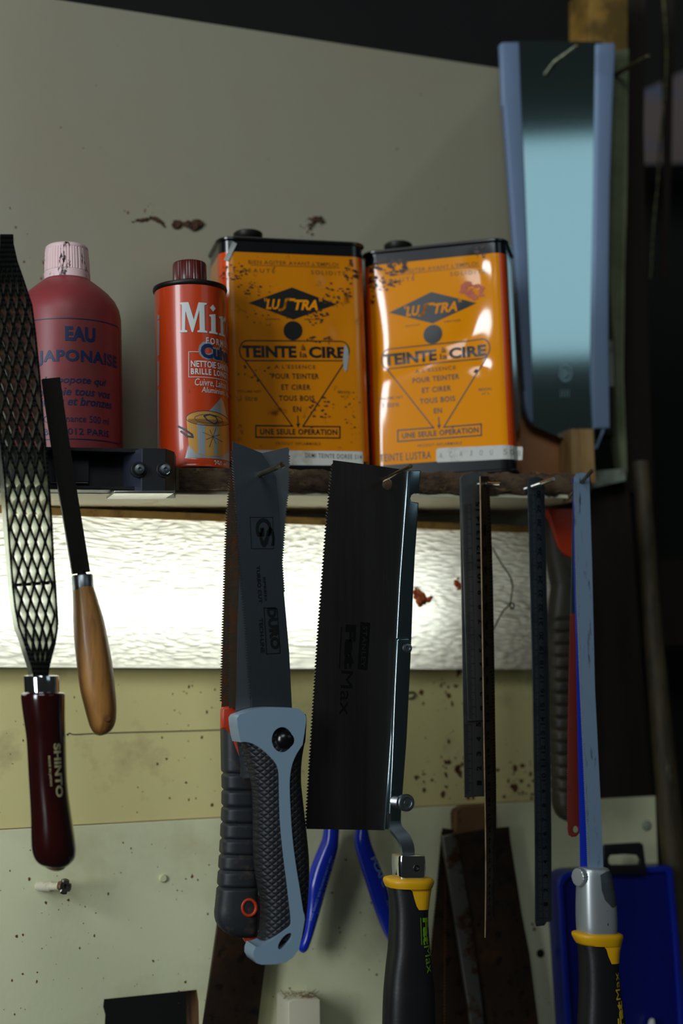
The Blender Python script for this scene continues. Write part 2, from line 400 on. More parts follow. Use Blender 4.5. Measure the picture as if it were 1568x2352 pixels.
def mat_tube():
    m = bpy.data.materials.new('tube_glow'); m.use_nodes = True; nt = m.node_tree; nt.nodes.clear()
    e = nt.nodes.new('ShaderNodeEmission'); e.inputs[0].default_value = (0.94, 1.0, 0.93, 1); e.inputs[1].default_value = TUBE_STRENGTH
    o = nt.nodes.new('ShaderNodeOutputMaterial'); nt.links.new(e.outputs[0], o.inputs[0]); return m
def mat_diffuser():
    m = bpy.data.materials.new('prismatic_acrylic'); m.use_nodes = True; nt = m.node_tree; N = nt.nodes; L = nt.links; N.clear()
    o = N.new('ShaderNodeOutputMaterial'); tr = N.new('ShaderNodeBsdfTranslucent'); gl = N.new('ShaderNodeBsdfGlossy'); df = N.new('ShaderNodeBsdfDiffuse')
    tr.inputs[0].default_value = (0.95, 0.94, 0.87, 1); df.inputs[0].default_value = (0.80, 0.76, 0.64, 1); gl.inputs[0].default_value = (1, 1, 1, 1); gl.inputs[1].default_value = 0.15
    tc = N.new('ShaderNodeTexCoord'); mp = N.new('ShaderNodeMapping'); mp.inputs['Scale'].default_value = (125, 60, 400); L.new(tc.outputs['Object'], mp.inputs[0])
    no = N.new('ShaderNodeTexNoise'); no.inputs['Scale'].default_value = 14.0; no.inputs['Detail'].default_value = 1; L.new(tc.outputs['Object'], no.inputs['Vector'])
    sc = N.new('ShaderNodeVectorMath'); sc.operation = 'SCALE'; sc.inputs[3].default_value = 5.0; L.new(no.outputs[1], sc.inputs[0])
    ad = N.new('ShaderNodeVectorMath'); ad.operation = 'ADD'; L.new(mp.outputs[0], ad.inputs[0]); L.new(sc.outputs[0], ad.inputs[1])
    vo = N.new('ShaderNodeTexVoronoi'); vo.feature = 'SMOOTH_F1'; vo.inputs['Scale'].default_value = 1.0; vo.inputs['Smoothness'].default_value = 0.4; L.new(ad.outputs[0], vo.inputs['Vector'])
    bp = N.new('ShaderNodeBump'); bp.inputs['Strength'].default_value = 1.0; bp.inputs['Distance'].default_value = 0.0028; L.new(vo.outputs[0], bp.inputs['Height'])
    mr = N.new('ShaderNodeMapRange'); mr.inputs[1].default_value = 0.15; mr.inputs[2].default_value = 0.75; mr.inputs[3].default_value = 1.0; mr.inputs[4].default_value = 0.62; L.new(vo.outputs[0], mr.inputs[0])
    vm = N.new('ShaderNodeVectorMath'); vm.operation = 'SCALE'; vm.inputs[0].default_value = (0.96, 0.95, 0.89); L.new(mr.outputs[0], vm.inputs[3]); L.new(vm.outputs[0], tr.inputs[0])
    for n in (tr, gl, df): L.new(bp.outputs[0], n.inputs['Normal'])
    m1 = N.new('ShaderNodeMixShader'); m1.inputs[0].default_value = 0.34; L.new(tr.outputs[0], m1.inputs[1]); L.new(df.outputs[0], m1.inputs[2])
    m2 = N.new('ShaderNodeMixShader'); m2.inputs[0].default_value = 0.10; L.new(m1.outputs[0], m2.inputs[1]); L.new(gl.outputs[0], m2.inputs[2])
    L.new(m2.outputs[0], o.inputs[0]); return m
def g(n): return MATS[n]
def edge_mat(o, mat, lim=0.7):
    o.data.materials.append(mat)
    for p in o.data.polygons:
        if abs(p.normal.y) < lim: p.material_index = 1

# ------------------------------------------------------------------ the setting
o = plate('wall_back', [(-60,-31),(140,0),(1150,157),(1188,164),(1212,700),(1222,1200),(1222,1560),(-60,1560)], 0, 9, g('paint_upper'), bev=0.6); struct(o); edge_mat(o, g('raw_board'))
o = plate('wall_middle', [(-60,1470),(1225,1470),(1335,1470),(1340,1900),(-60,1960)], 1, 10.5, g('paint_strip')); struct(o)
o.location.y += 0.0
o = plate('wall_lower', [(-60,1911),(0,1906),(400,1884),(1230,1840),(1386,1834),(1505,1828),(1530,2440),(-60,2440)], 8, 8, g('paint_lower'), bev=0.8,
          holes=[[(240,2296),(452,2274),(456,2300),(458,2380),(240,2384),(243,2330),(238,2312)]]); struct(o); edge_mat(o, g('raw_board'))
o = box_mb(Fr((0,0,0)), -0.5, 1.9, 0.7, 2.9, -0.53, -0.5).build('wall_rear', g('rear_dark'), None, 0); struct(o)
o = plate('trim_6', [(452,2272),(500,2268),(500,2440),(458,2440),(456,2300)], -1, 42, g('raw_board')); struct(o)
# things that close the right-hand end of the wall
o = plate('wall_right', [(1320,1100),(1442,1100),(1500,1840),(1320,1860)], -14, 12, g('dark_timber')); struct(o)
o = plate('trim_1', [(1355,-40),(1442,-40),(1442,128),(1440,520),(1355,520)], -4, 40, g('post_ochre'), bev=1.0); tag(o, None, None, None, 'structure')
o = plate('trim_2', [(1404,118),(1443,112),(1440,420),(1434,640),(1432,860),(1440,1080),(1437,1110),(1428,1060),(1418,990),(1412,800),(1398,640)], -1, 14, g('post_green')); struct(o)
o = plate('trim_3', [(1392,640),(1413,640),(1420,1000),(1372,1000),(1372,640)], -8, 25, g('dark_timber')); struct(o)
o = plate('plaster_patch', [(1398,782),(1414,780),(1417,888),(1399,888)], -5, 3, g('plaster')); tag(o, 'small pale plaster patch on the post right of the big hanging saw', 'plaster patch')
o = plate('timber_rail', [(1358,1082),(1434,1076),(1438,1104),(1360,1122)], 2, 16, g('plaster'), bev=0.8); tag(o, 'short pale grey-green rail end right of the bark-edged shelf', 'rail')
o = plate('trim_4', [(1440,-40),(1484,-40),(1478,300),(1484,620),(1500,1130),(1440,1130),(1434,620)], -45, 20, g('dark_timber')); struct(o)
o = plate('plywood_panel', [(1180,960),(1312,985),(1316,1110),(1180,1110)], 4, 12, g('ply_orange')); tag(o, 'orange-brown plywood offcut behind the shelf beside the right tin', 'plywood')
o = plate('pine_batten', [(1311,985),(1362,985),(1368,1110),(1313,1110)], 26, 30, g('pine'), bev=0.6); tag(o, 'upright pale pine batten standing at the right end of the shelf', 'batten')
# leaning pole, cable and blurred background
o = loft('leaning_pole', [(1455,1060,1488,1060,6,7),(1464,1200,1499,1200,7,8),(1476,1400,1514,1400,8,8),(1494,1640,1538,1640,10,9),(1513,1880,1563,1880,12,9),(1536,2160,1592,2160,14,10),(1552,2420,1612,2420,15,10)], g('pole_wood'), None, 2.2, 20, 5)
tag(o, 'long brown wooden pole leaning down the right edge of the photo', 'pole')
o = tube_mb([W(1520,-40,-60), W(1530,110,-60), W(1524,240,-60), W(1515,330,-60), W(1509,430,-60), W(1500,520,-60), W(1493,640,-60)], 0.0013, 8, k=6).build('hanging_cable', g('cable_green'), None, 60); tag(o, 'thin olive-green cable hanging down at the upper right', 'cable')
o = plate('hanging_strap', [(1520,-60),(1550,-60),(1546,150),(1541,420),(1534,640),(1518,640),(1524,420)], -110, 2, g('dark_timber')); struct(o)  # dark strap hanging right of the cable, not trim; kept as structure
def far_quad(name, pts, mat, label, cat):
    o = plate(name, pts, -380, 60, mat); tag(o, label, cat); return o
far_quad('storage_crate', [(1462,215),(1640,130),(1640,372),(1462,378)], g('far_blue'), 'blurred blue-grey crate far back at the upper right', 'crate')
far_quad('brown_board', [(1510,1285),(1640,1278),(1640,1480),(1520,1485)], g('dark_timber'), 'blurred brown board in the dark behind the leaning pole', 'board')

# ------------------------------------------------------------------ shelf
TILT = 0.0337
UX = Vector((1, 0, TILT)).normalized(); VX = Vector((-TILT, 0, 1)).normalized()
SH = Fr(Vector((0.2547, -0.115, 1.6493)), UX, VX)
def shelf_z(x): return 1.6493+TILT*(x-0.2547)
root = thing('wooden_shelf', 'rough bark-edged plank shelf carrying the bottle and tins', 'shelf', (0.25, -0.06, shelf_z(0.25)-0.017))
uR = SH.px(1368,1100)[0]; uL = SH.px(-60,1100)[0]
def bark_front():
    mb = MB(); nu, nv = 150, 9; grid = []; rnd = random.Random(3)
    us = [SH.px(410+(1368-410)*i/nu, 1100)[0] for i in range(nu+1)]
    ph = [rnd.random()*6.28 for _ in range(12)]
    for i, u in enumerate(us):
        amp = min(1.0, max(0.15, (u-SH.px(640,1100)[0])/0.03+0.15)); col = []
        for j in range(nv+1):
            s = j/nv; n = math.sin(u*180+ph[0]+5*s)*0.5+math.sin(u*430+ph[1]-9*s)*0.35+math.sin(u*900+ph[2]+17*s)*0.25+rnd.uniform(-.6, .6)
            rim = -0.0022*(abs(2*s-1)**3)
            endr = -0.008*max(0, (i-nu+6)/6)**2
            dv = amp*(0.0007*math.sin(u*260+ph[3])+rnd.uniform(-.0005, .0005)) if j in (0, nv) else 0
            col.append(SH.p(u, -0.0005-0.0155*s+dv*(1 if j == 0 else 1), 0.0006*n*amp+rim*amp+endr+0.0008))
        grid.append(col)
    vs = [p for c in grid for p in c]; n1 = nv+1
    fs = [(i*n1+j, (i+1)*n1+j, (i+1)*n1+j+1, i*n1+j+1) for i in range(nu) for j in range(nv)]
    base = len(vs)
    vs += [SH.p(u, -0.0005, -0.012) for u in us]+[SH.p(u, -0.016, -0.012) for u in us]
    k = nu+1
    fs += [(base+i, base+i+1, (i+1)*n1, i*n1) for i in range(nu)]
    fs += [(base+k+i, i*n1+nv, (i+1)*n1+nv, base+k+i+1) for i in range(nu)]
    fs += [(base+nu, base+k+nu)+tuple(nu*n1+j for j in range(nv, -1, -1))]
    return mb.add(vs, fs)
bark_front().build('bark_edge', g('bark'), root, 30)
box_mb(SH, uL, SH.px(412,1100)[0], -0.016, 0, -0.012, 0.0).build('plain_edge', g('plank_smooth'), root, 0)
box_mb(SH, uL, uR-0.003, -0.0155, 0, -0.1125, -0.010).build('plank', g('plank_smooth'), root, 0)
box_mb(SH, uL, uR-0.006, -0.0185, -0.0155, -0.1125, -0.003).build('underside_board', g('cream_paint'), root, 0)

# ------------------------------------------------------------------ fluorescent lamp under the shelf
XE = 0.506; XL = -0.12
root = thing('fluorescent_lamp', 'fluorescent strip lamp with wavy prismatic cover glowing under the shelf', 'lamp', (0.2, 0, 1.5125))
prof = [(14,1.6225),(43,1.6213),(47,1.613),(52,1.600),(56,1.587),(58.3,1.5775),(58.6,1.5725),(56.5,1.5655),(50,1.552),(40,1.5365),(28,1.5210),(22,1.5150),(14,1.5142)]
mb = MB(); nx = 40; n = len(prof); vs = []
for i in range(nx+1):
    x = XL+(XE-XL)*i/nx; vs += [Vector((x, -t/1000, z)) for t, z in prof]
fs = [(i*n+j, (i+1)*n+j, (i+1)*n+j+1, i*n+j+1) for i in range(nx) for j in range(n-1)]
mb.add(vs, fs); dm = mat_diffuser()
mb.build('diffuser', dm, root, 50, fix=False)
MB().add([Vector((XE, -t/1000, z)) for t, z in prof]+[Vector((XE+0.0012, -t/1000, z)) for t, z in prof], [tuple(range(n))[::-1], tuple(range(n, 2*n))]+[(j, j+1, n+j+1, n+j) for j in range(n-1)]).build('end_cap', dm, root, 0)
LF = Fr((0, 0, 0))
box_mb(LF, XL, XE, 1.5135, 1.6245, 0.0012, 0.0138).build('housing', g('lamp_white'), root, 0)
box_mb(LF, XL, XE-0.002, 1.6228, 1.6246, 0.010, 0.0415).build('top_flange', g('lamp_housing'), root, 0, 0.0004)
box_mb(LF, XL, XE-0.002, 1.6196, 1.6252, 0.0425, 0.0442).build('front_lip', g('lamp_housing'), root, 0, 0.0004)
xt = W(985,1380,34).x
lathe_mb((XL+0.002, -0.034, 1.566), (1,0,0), [(0.0065,0),(0.0078,0.001),(0.0078,xt-XL-0.003),(0.0065,xt-XL-0.002)], 20).build('tube', mat_tube(), root, 60)

# ------------------------------------------------------------------ magnetic tool bar with end clip
root = thing('tool_bar', 'black magnetic tool bar screwed along the left front of the shelf', 'tool bar', W(200,1128,118))
def bar(name, y0, y1, t0, t1, xr, mat):
    f0 = wf(t1); mb = MB(); a = [W(x, y, t1) for x, y in ((-60,y0[0]),(xr,y0[1]),(xr,y1[1]),(-60,y1[0]))]
    b = [p+Vector((0, (t1-t0)/1000, 0)) for p in a]
    mb.add(a+b, [(0,1,2,3), (7,6,5,4), (0,4,5,1), (1,5,6,2), (2,6,7,3), (3,7,4,0)]); return mb.build(name, mat, root, 0, 0.0006)
bar('back_plate', (1026,1032), (1120,1120), 115.8, 122, 300, g('black_tool'))
bar('flange', (1023,1030), (1032,1040), 122, 138, 318, g('black_plastic'))
bar('flange', (1112,1117), (1122,1126), 122, 138, 318, g('black_plastic'))
bar('magnet_strip', (1040,1046), (1106,1108), 122, 128, 205, g('black_tool'))
def prism_vert(name, plan, ztop, zbot, mat, mi=None):
    mb = MB(); n = len(plan); z = lambda p, zz: Vector((p.x, p.y, zz+TILT*(p.x-plan[0].x)))
    mb.add([z(p, ztop) for p in plan]+[z(p, zbot) for p in plan], [tuple(range(n))[::-1], tuple(range(n, 2*n))]+[(i, (i+1) % n, n+(i+1) % n, n+i) for i in range(n)])
    return mb.build(name, mat, root, 0, 0.0005)
pl = [W(284,1080,124), W(325,1080,146), W(381,1080,146), W(400,1080,134), W(404,1080,116), W(276,1080,116)]
o = prism_vert('end_clip', pl, W(325,1030,146).z, W(325,1131,146).z, g('black_tool'))
o.data.materials.append(g('clip_lit_and_ink'))  # left-facing side painted lighter: its light is put into the colour
for p in o.data.polygons:
    if p.normal.x < -0.35 and abs(p.normal.z) < 0.3: p.material_index = 1
for cx, cy in ((318,1079),(377,1079)):
    c = W(cx, cy, 146)
    ax = Vector((0.0, -1, 0))
    lathe_mb(c-ax*0.002, ax, [(0.0052,0),(0.0052,0.0028),(0.0048,0.0032),(0.0040,0.0032),(0.0040,0.0022)], 24).build('screw_cup', g('black_tool'), root, 40)
    sc = lathe_mb(c-ax*0.001, ax, [(0.0036,0.001),(0.0036,0.0042),(0.0030,0.0052),(0.0012,0.0055),(0.0011,0.0040)], 24).build('screw', g('steel'), root, 40)
plate('clip_plate', [(262,1127),(403,1127),(398,1133),(262,1133)], 148, 30, g('zinc'), root, 0.4)

# ------------------------------------------------------------------ stain tins
def tin_frame(o, psi, roll):
    u = Vector((math.cos(psi), -math.sin(psi), 0)); v = Vector((0, 0, 1))
    return Fr(o, u*math.cos(roll)+v*math.sin(roll), v*math.cos(roll)-u*math.sin(roll))
FL = tin_frame((0.24842, -0.058, 1.66288), 0.0708, TILT)
FRT = tin_frame((0.36180, -0.050, 1.66577), 0.55664, TILT)
TW, TH, TD, TR = 0.1005, 0.1560, 0.054, 0.010
def LP(x, y):  # crop of the left tin -> pixels -> tin plane
    return FL.px(440+x/3.92, 500+y/3.92)
def RP(x, y): return FRT.px(820+x/3.7333, 500+y/3.7333)
def tin_art():
    A = Art(); B = Art(); yl = Art()
    A.poly([LP(510,768), LP(902,628), LP(1305,780), LP(912,918)])
    A.poly([LP(*p) for p in ell(911,1017,86,86,32)])
    st = []
    for i in range(13):
        a = math.pi/2+math.pi*i/12; st.append((500+70*math.cos(a), 1197-90*math.sin(a)))
    for i in range(13):
        a = -math.pi/2+math.pi*i/12; st.append((1345+72*math.cos(a), 1200-88*math.sin(a)))
    A.stroke([LP(*p) for p in st], 0.00085, True)
    A.stroke([LP(480,1285), LP(908,1880)], 0.0009); A.stroke([LP(1392,1275), LP(1000,1880)], 0.0009)
    A.stroke([LP(908,1876), LP(577,1872), LP(577,1976), LP(1333,1984), LP(1333,1882), LP(1000,1880)], 0.0010)
    A.text('TEINTE', LP(455,1258), LP(945,1262), 0.0090, 0.042); A.text('CIRE', LP(1055,1264), LP(1388,1268), 0.0089, 0.042)
    A.text('à', LP(985,1196), LP(1028,1196), 0.0044, 0.01); A.text('la', LP(975,1260), LP(1040,1260), 0.0046, 0.01)
    for s, x0, x1, y, h in (("POUR TEINTER",722,1145,1451,.0041), ("ET CIRER",808,1070,1550,.0041), ("TOUS BOIS",785,1105,1649,.0041), ("EN",912,985,1747,.0040)):
        A.text(s, LP(x0,y), LP(x1,y+2), h, 0.02, space=1.15)
    A.text("UNE SEULE OPERATION", LP(616,1952), LP(1310,1957), .0043, 0.03, space=1.1)
    A.stroke([LP(1075,1893), LP(1090,1880)], 0.0008)
    A.stroke([LP(955,1785), LP(958,1870)], 0.0008); A.poly([LP(957,1895), LP(938,1850), LP(957,1862), LP(976,1850)])
    A.text("A L'ESSENCE", LP(745,1358), LP(1115,1362), .0029, 0.004, space=1.2)
    B.text("BIEN AGITER AVANT L'EMPLOI", LP(510,415), LP(1320,440), .0030, 0.003, space=1.1)
    B.stroke([LP(530,426), LP(1330,451)], 0.0004)
    B.text("BEAUTE", LP(462,490), LP(750,500), .0031, 0.003, space=1.5); A.stroke([LP(735,455), LP(748,445)], 0.0005)
    B.text("SOLIDITE", LP(1075,508), LP(1385,520), .0031, 0.003, space=1.4)
    B.text("MARQUE", LP(665,921), LP(795,921), .0011, 0.01); B.text("DEPOSEE", LP(1015,923), LP(1160,923), .0011, 0.01)
    B.text("PRODUIT INFLAMMABLE", LP(762,2046), LP(1160,2050), .0023, 0.01, space=1.3)
    B.text("VOLUME NET", LP(405,1575), LP(628,1578), .0020, 0.006, space=1.1); B.text("1 litre", LP(440,1650), LP(592,1650), .0039, 0.006)
    B.text("BIDON", LP(1315,1582), LP(1425,1584), .0021, 0.006); B.text("N° 3", LP(1345,1620), LP(1405,1621), .0018, 0.006)
    sh = 0.28
    yl.text("LU", LP(668,826), LP(800,828), .0078, 0.035, sh); yl.text("TRA", LP(925,832), LP(1135,834), .0078, 0.035, sh)
    q = crom([(880,735), (850,742), (842,775), (836,805), (818,826), (790,832)], 4)
    yl.stroke([LP(*p) for p in q], 0.0017); yl.stroke([LP(880,738), LP(925,740)], 0.0017)
    for x in (655, 672, 1148, 1164): yl.stroke([LP(x, 728), LP(x+4, 752)], 0.0007)
    return A, B, yl
def blobs(fr_px, cx, cy, rx, ry, n, r0, r1, rnd):
    A = Art()
    for _ in range(n):
        a = rnd.uniform(0, 6.28); q = math.sqrt(rnd.random()); x = cx+rx*q*math.cos(a); y = cy+ry*q*math.sin(a); r = rnd.uniform(r0, r1)
        m = rnd.randint(7, 11); ph = rnd.uniform(0, 6)
        A.poly([fr_px(x+r*rnd.uniform(.5, 1.3)*1.5*math.cos(2*math.pi*i/m+ph), y+r*rnd.uniform(.5, 1.2)*math.sin(2*math.pi*i/m+ph)) for i in range(m)])
    return A
def tin(label, fr, dents, right):
    root = thing('stain_tin', label, 'tin', fr.p(TW/2, -0.0115, -TD/2), 'yellow and orange litre tins of wood stain on the shelf')
    n = fr.n; outl = []
    def arc(cu, cw, a0, k):
        for i in range(1, k):
            a = a0+math.pi/2*i/k; outl.append((cu+TR*math.cos(a), cw+TR*math.sin(a), math.cos(a), math.sin(a)))
    u0, u1 = -0.005, TW+0.005
    for i in range(53): outl.append((u0+TR+(u1-u0-2*TR)*i/52, 0, 0, 1))
    corner = []
    for i in range(1, 9): a = math.pi/2*(1-i/9); corner.append((u1-TR+TR*math.cos(a), -TR+TR*math.sin(a), math.cos(a), math.sin(a)))
    outl += corner
    for i in range(9): outl.append((u1, -TR-(TD-2*TR)*i/8, 1, 0))
    for i in range(1, 9): a = -math.pi/2*i/9; outl.append((u1-TR+TR*math.cos(a), -TD+TR+TR*math.sin(a), math.cos(a), math.sin(a)))
    for i in range(9): outl.append((u1-TR-(u1-u0-2*TR)*i/8, -TD, 0, -1))
    for i in range(1, 9): a = -math.pi/2-math.pi/2*i/9; outl.append((u0+TR+TR*math.cos(a), -TD+TR+TR*math.sin(a), math.cos(a), math.sin(a)))
    for i in range(9): outl.append((u0, -TD+TR+(TD-2*TR)*i/8, -1, 0))
    for i in range(1, 9): a = math.pi-math.pi/2*i/9; outl.append((u0+TR+TR*math.cos(a), -TR+TR*math.sin(a), math.cos(a), math.sin(a)))
    def dent(u, v):
        d = 0.0
        for cu_, cv_, am, ru, rv, rot in dents:
            x, y = u-cu_, v-cv_; x, y = x*math.cos(rot)+y*math.sin(rot), -x*math.sin(rot)+y*math.cos(rot)
            d += am*math.exp(-(x/ru)**2-(y/rv)**2)
        e = min(1, max(0, min(v+0.004, TH+0.006-v)/0.012)); return d*e
    def surf(u, v, off=0.0):
        w = 0.0
        if u > u1-TR: q = min(u-(u1-TR), TR*0.999); w = -(TR-math.sqrt(TR*TR-q*q))
        if u < u0+TR: q = min(u0+TR-u, TR*0.999); w = -(TR-math.sqrt(TR*TR-q*q))
        return fr.p(u, v, w-dent(u, v)+off)
    rows = [-0.0115, -0.0115, -0.006, -0.0002]+[TH*i/60 for i in range(61)]+[TH+0.0002, TH+0.005, TH+0.0095]
    rows = [-0.0115, -0.006, -0.0001]+[TH*i/60 for i in range(61)]+[TH+0.0001, TH+0.005, TH+0.0095]
    N = len(outl); vs = []; fs = []; ms = []
    for v in rows:
        for (u, w, nu, nw) in outl:
            vs.append(fr.p(u, v, w-(dent(u, v) if w > -TR-1e-6 and nw > 0.01 else 0)))
    for i in range(len(rows)-1):
        vm = (rows[i]+rows[i+1])/2
        for j in range(N):
            k = (j+1) % N; fs.append((i*N+j, i*N+k, (i+1)*N+k, (i+1)*N+j))
            um = (outl[j][0]+outl[k][0])/2; wm = (outl[j][1]+outl[k][1])/2
            if vm < 0 or vm > TH: m = 2
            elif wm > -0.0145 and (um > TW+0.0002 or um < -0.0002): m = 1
            else: m = 0
            ms.append(m)
    fs += [tuple(range(N))[::-1], tuple((len(rows)-1)*N+j for j in range(N))]; ms += [2, 2]
    mb = MB(); mb.v = vs; mb.f = fs; mb.m = ms
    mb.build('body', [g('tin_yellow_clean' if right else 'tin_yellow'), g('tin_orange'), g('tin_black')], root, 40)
    def rim(name, v0, prof):
        rings = [[fr.p(u+nu*a, v0+b, w+nw*a) for (u, w, nu, nw) in outl] for a, b in prof]
        ring_stack(rings, True, True).build(name, g('tin_black'), root, 40)
    rim('top_rim', TH+0.0085, [(-.001,0),(0.0010,0.0002),(0.0018,0.001),(0.0018,0.0022),(0.0008,0.003),(-.0008,0.003),(-.0014,0.0018)])
    rim('bottom_rim', -0.0117, [(-.001,0),(0.0006,0.0),(0.0014,0.0008),(0.0014,0.0020),(0.0006,0.0028),(-.0005,0.003)])
    cu_ = FL.px(555,540)[0] if not right else FRT.px(935,540)[0]-0.003
    lathe_mb(fr.p(0.021 if not right else 0.019, TH+0.0108, -0.026), fr.v, [(0.0085,0),(0.0085,0.0045),(0.0110,0.0048),(0.0114,0.006),(0.0108,0.0066),(0.0100,0.0068),(0.0110,0.0076),(0.0112,0.0115),(0.0100,0.0125),(0.009,0.0115)], 28).build('cap', g('rim_dark'), root, 50)
    fn = lambda u, v: surf(u, v, 0.00022)
    A, B, yl = tin_art()
    A.build('printing', g('tin_print'), root, fn, 0.003, 0.003)
    B.build('small_printing', g('tin_print_faint'), root, fn, 0.003, 0.003)
    yl.build('emblem_lettering', g('tin_yellow_clean'), root, lambda u, v: surf(u, v, 0.00036), 0.003, 0.003)
    rnd = random.Random(5 if right else 11)
    P = Art(); I = Art()
    if right:
        P.poly([RP(*p) for p in [(690,1980),(760,1972),(1050,1960),(1300,1948),(1402,1945),(1408,1960),(1404,2060),(1300,2068),(1000,2085),(690,2098),(678,2086),(678,1992)]])
        I.text('A', RP(706,2062), RP(730,2061), .0042, 0.0); I.text('C', RP(790,2056), RP(815,2055), .0042); I.text('A', RP(878,2050), RP(903,2049), .0042)
        I.text('J', RP(965,2044), RP(985,2043), .0042); I.text('O', RP(1050,2040), RP(1075,2039), .0042); I.text('U', RP(1138,2036), RP(1162,2035), .0042)
        I.text('508', RP(1255,2032), RP(1390,2026), .0042, space=1.4)
        D = Art(); D.text('TEINTE LUSTRA', RP(194,2095), RP(634,2066), .0058, 0.012, space=1.15); D.build('tint_lettering', g('tin_print'), root, fn, 0.003, 0)
        P.build('paper_label', g('paper_white'), root, lambda u, v: surf(u, v, 0.00025), 0.0025, 0.004); I.build('label_print', g('paper_ink_faint'), root, lambda u, v: surf(u, v, 0.0004), 0.0025, 0)
        blobs(RP, 985, 625, 105, 62, 26, 8, 26, rnd).build('rust_patch', g('rust_red'), root, lambda u, v: surf(u, v, 0.00045), 0.003, 0.003)
        for args in ((300,420,150,70,40,5,20), (230,560,150,60,30,3,12), (1050,300,60,60,14,3,12), (1022,1318,14,18,5,6,12), (130,520,30,220,30,4,14)):
            blobs(RP, *args, rnd).build('rust_stain', g('tin_stain'), root, lambda u, v: surf(u, v, 0.0005), 0.003, 0.003)
    else:
        P.poly([LP(560,2092), LP(885,2096), LP(1480,2105), LP(1538,2108), LP(1545,2225), LP(1480,2232), LP(900,2228), LP(560,2222)])
        I.text('DEMI TEINTE DOREE 514', LP(1020,2160), LP(1530,2176), .0034, 0.004, space=1.15)
        P.build('paper_label', g('paper_white'), root, lambda u, v: surf(u, v, 0.00025), 0.0025, 0.004); I.build('label_print', g('paper_ink'), root, lambda u, v: surf(u, v, 0.0004), 0.0025, 0)
        S = Art(); S.poly([LP(*p) for p in [(1372,1160),(1392,1148),(1408,1190),(1412,1260),(1398,1370),(1382,1392),(1366,1360),(1360,1270)]]); S.build('paint_scuff', g('scuff'), root, lambda u, v: surf(u, v, 0.0005), 0.003, 0.003)
        S = Art(); S.stroke([LP(380,240), LP(345,310), LP(318,370)], 0.0035); S.build('lid_scuff', g('scuff'), root, lambda u, v: surf(u, v, 0.0012), 0, 0)
        for args in ((380,480,120,80,36,3,10), (560,640,160,70,26,3,11), (1290,690,140,110,40,3,12), (1120,900,120,70,30,3,11), (1180,1100,150,40,26,3,9), (1170,1700,110,120,30,3,12), (700,850,240,120,26,2,8), (560,1400,160,80,18,2,10), (1440,480,60,120,24,3,14), (1450,1800,70,250,26,2,8)):
            blobs(LP, *args, rnd).build('rust_stain', g('tin_stain'), root, lambda u, v: surf(u, v, 0.00055), 0.003, 0.003)
    return root
tin('scratched yellow stain tin standing behind the small orange-red can', FL,
    [(0.078,0.138,0.0012,0.010,0.012,0), (0.085,0.098,0.0010,0.009,0.012,0.2), (0.006,0.045,-0.0006,0.005,0.05,0)], False)
tin('glossy dented yellow stain tin at the right, turned to the left', FRT,
    [(0.076,0.098,0.0022,0.012,0.024,-0.35), (0.030,0.080,0.0016,0.035,0.008,0.25), (0.083,0.071,0.0012,0.007,0.006,0.0), (0.002,0.09,0.0022,0.006,0.040,0.0), (0.085,0.145,0.0014,0.008,0.012,0.2), (0.060,0.078,-0.0010,0.020,0.007,0.2)], True)

# ------------------------------------------------------------------ pink bottle and orange can
class Round:
    """upright round container: maps photo pixels onto its front"""
    def __init__(s, xc, ybase, t, rpx):
        s.base = W(xc, ybase, t); s.base.z = shelf_z(s.base.x)+0.0006; s.ax = VX.copy(); s.t = t
        s.k = (W(xc+50, ybase-100, t)-W(xc-50, ybase-100, t)).length*math.cos(YAW)/100*1.02
        s.R = rpx*s.k; tocam = (CAM-s.base); tocam.z = 0; s.f = tocam.normalized(); s.f = (s.f-s.ax*s.f.dot(s.ax)).normalized(); s.r = s.ax.cross(s.f).normalized()
    def hgt(s, y, r=None):
        r = s.R if r is None else r; h = 0.1
        for _ in range(8):
            a = proj(s.base+s.ax*h+s.f*r)[1]; b = proj(s.base+s.ax*(h+.001)+s.f*r)[1]; h += (y-a)/(b-a)*.001
        return h
    def hax(s, y): return s.hgt(y, 0)
    def p(s, a, h, r): return s.base+s.ax*h+s.f*(r*math.cos(a))+s.r*(r*math.sin(a))
    def cx(s, y): return proj(s.base+s.ax*s.hax(y))[0]
bo = Round(160, 1030, 72, 128)
root = thing('plastic_bottle', 'dusty pink plastic bottle with a white ribbed cap on the left of the shelf', 'bottle', bo.base)
def pr(rows): return [(r*bo.k, bo.hax(y)) for r, y in rows]
lathe_mb(bo.base, bo.ax, [(0.030,0.0),(0.0365,0.001),(bo.R-.0004,0.003)]+pr([(128,1000),(128,760),(127.5,735),(124,716),(115,698),(100,681),(82,666),(66,654),(56,647),(53,640)]), 64).build('bottle_body', g('pink_plastic'), root, 60)
rb = lambda a, h: 1.0-(0.035 if (int(a/(2*math.pi)*192) % 4 == 0) else 0.0)
h0, h1 = bo.hax(643), bo.hax(566)
lathe_mb(bo.base, bo.ax, [(50*bo.k,h0-0.002),(55.5*bo.k,h0-0.002),(55.5*bo.k,h0+0.0035),(54.2*bo.k,h0+0.0038),(54.5*bo.k,h0+0.0046)], 64).build('tamper_ring', g('pink_cap'), root, 40)
lathe_mb(bo.base, bo.ax, [(50*bo.k,h0+.0046),(54.5*bo.k,h0+.0048),(54*bo.k,h0+0.012),(51.5*bo.k,h1-.0035)], 192, ribs=rb).build('cap', g('pink_cap'), root, 25)
lathe_mb(bo.base, bo.ax, [(50*bo.k,h1-.0040),(51.8*bo.k,h1-.0035),(50.5*bo.k,h1-.0016),(46*bo.k,h1-.0004),(30*bo.k,h1),(10*bo.k,h1)], 48).build('cap_top', g('pink_cap'), root, 60)
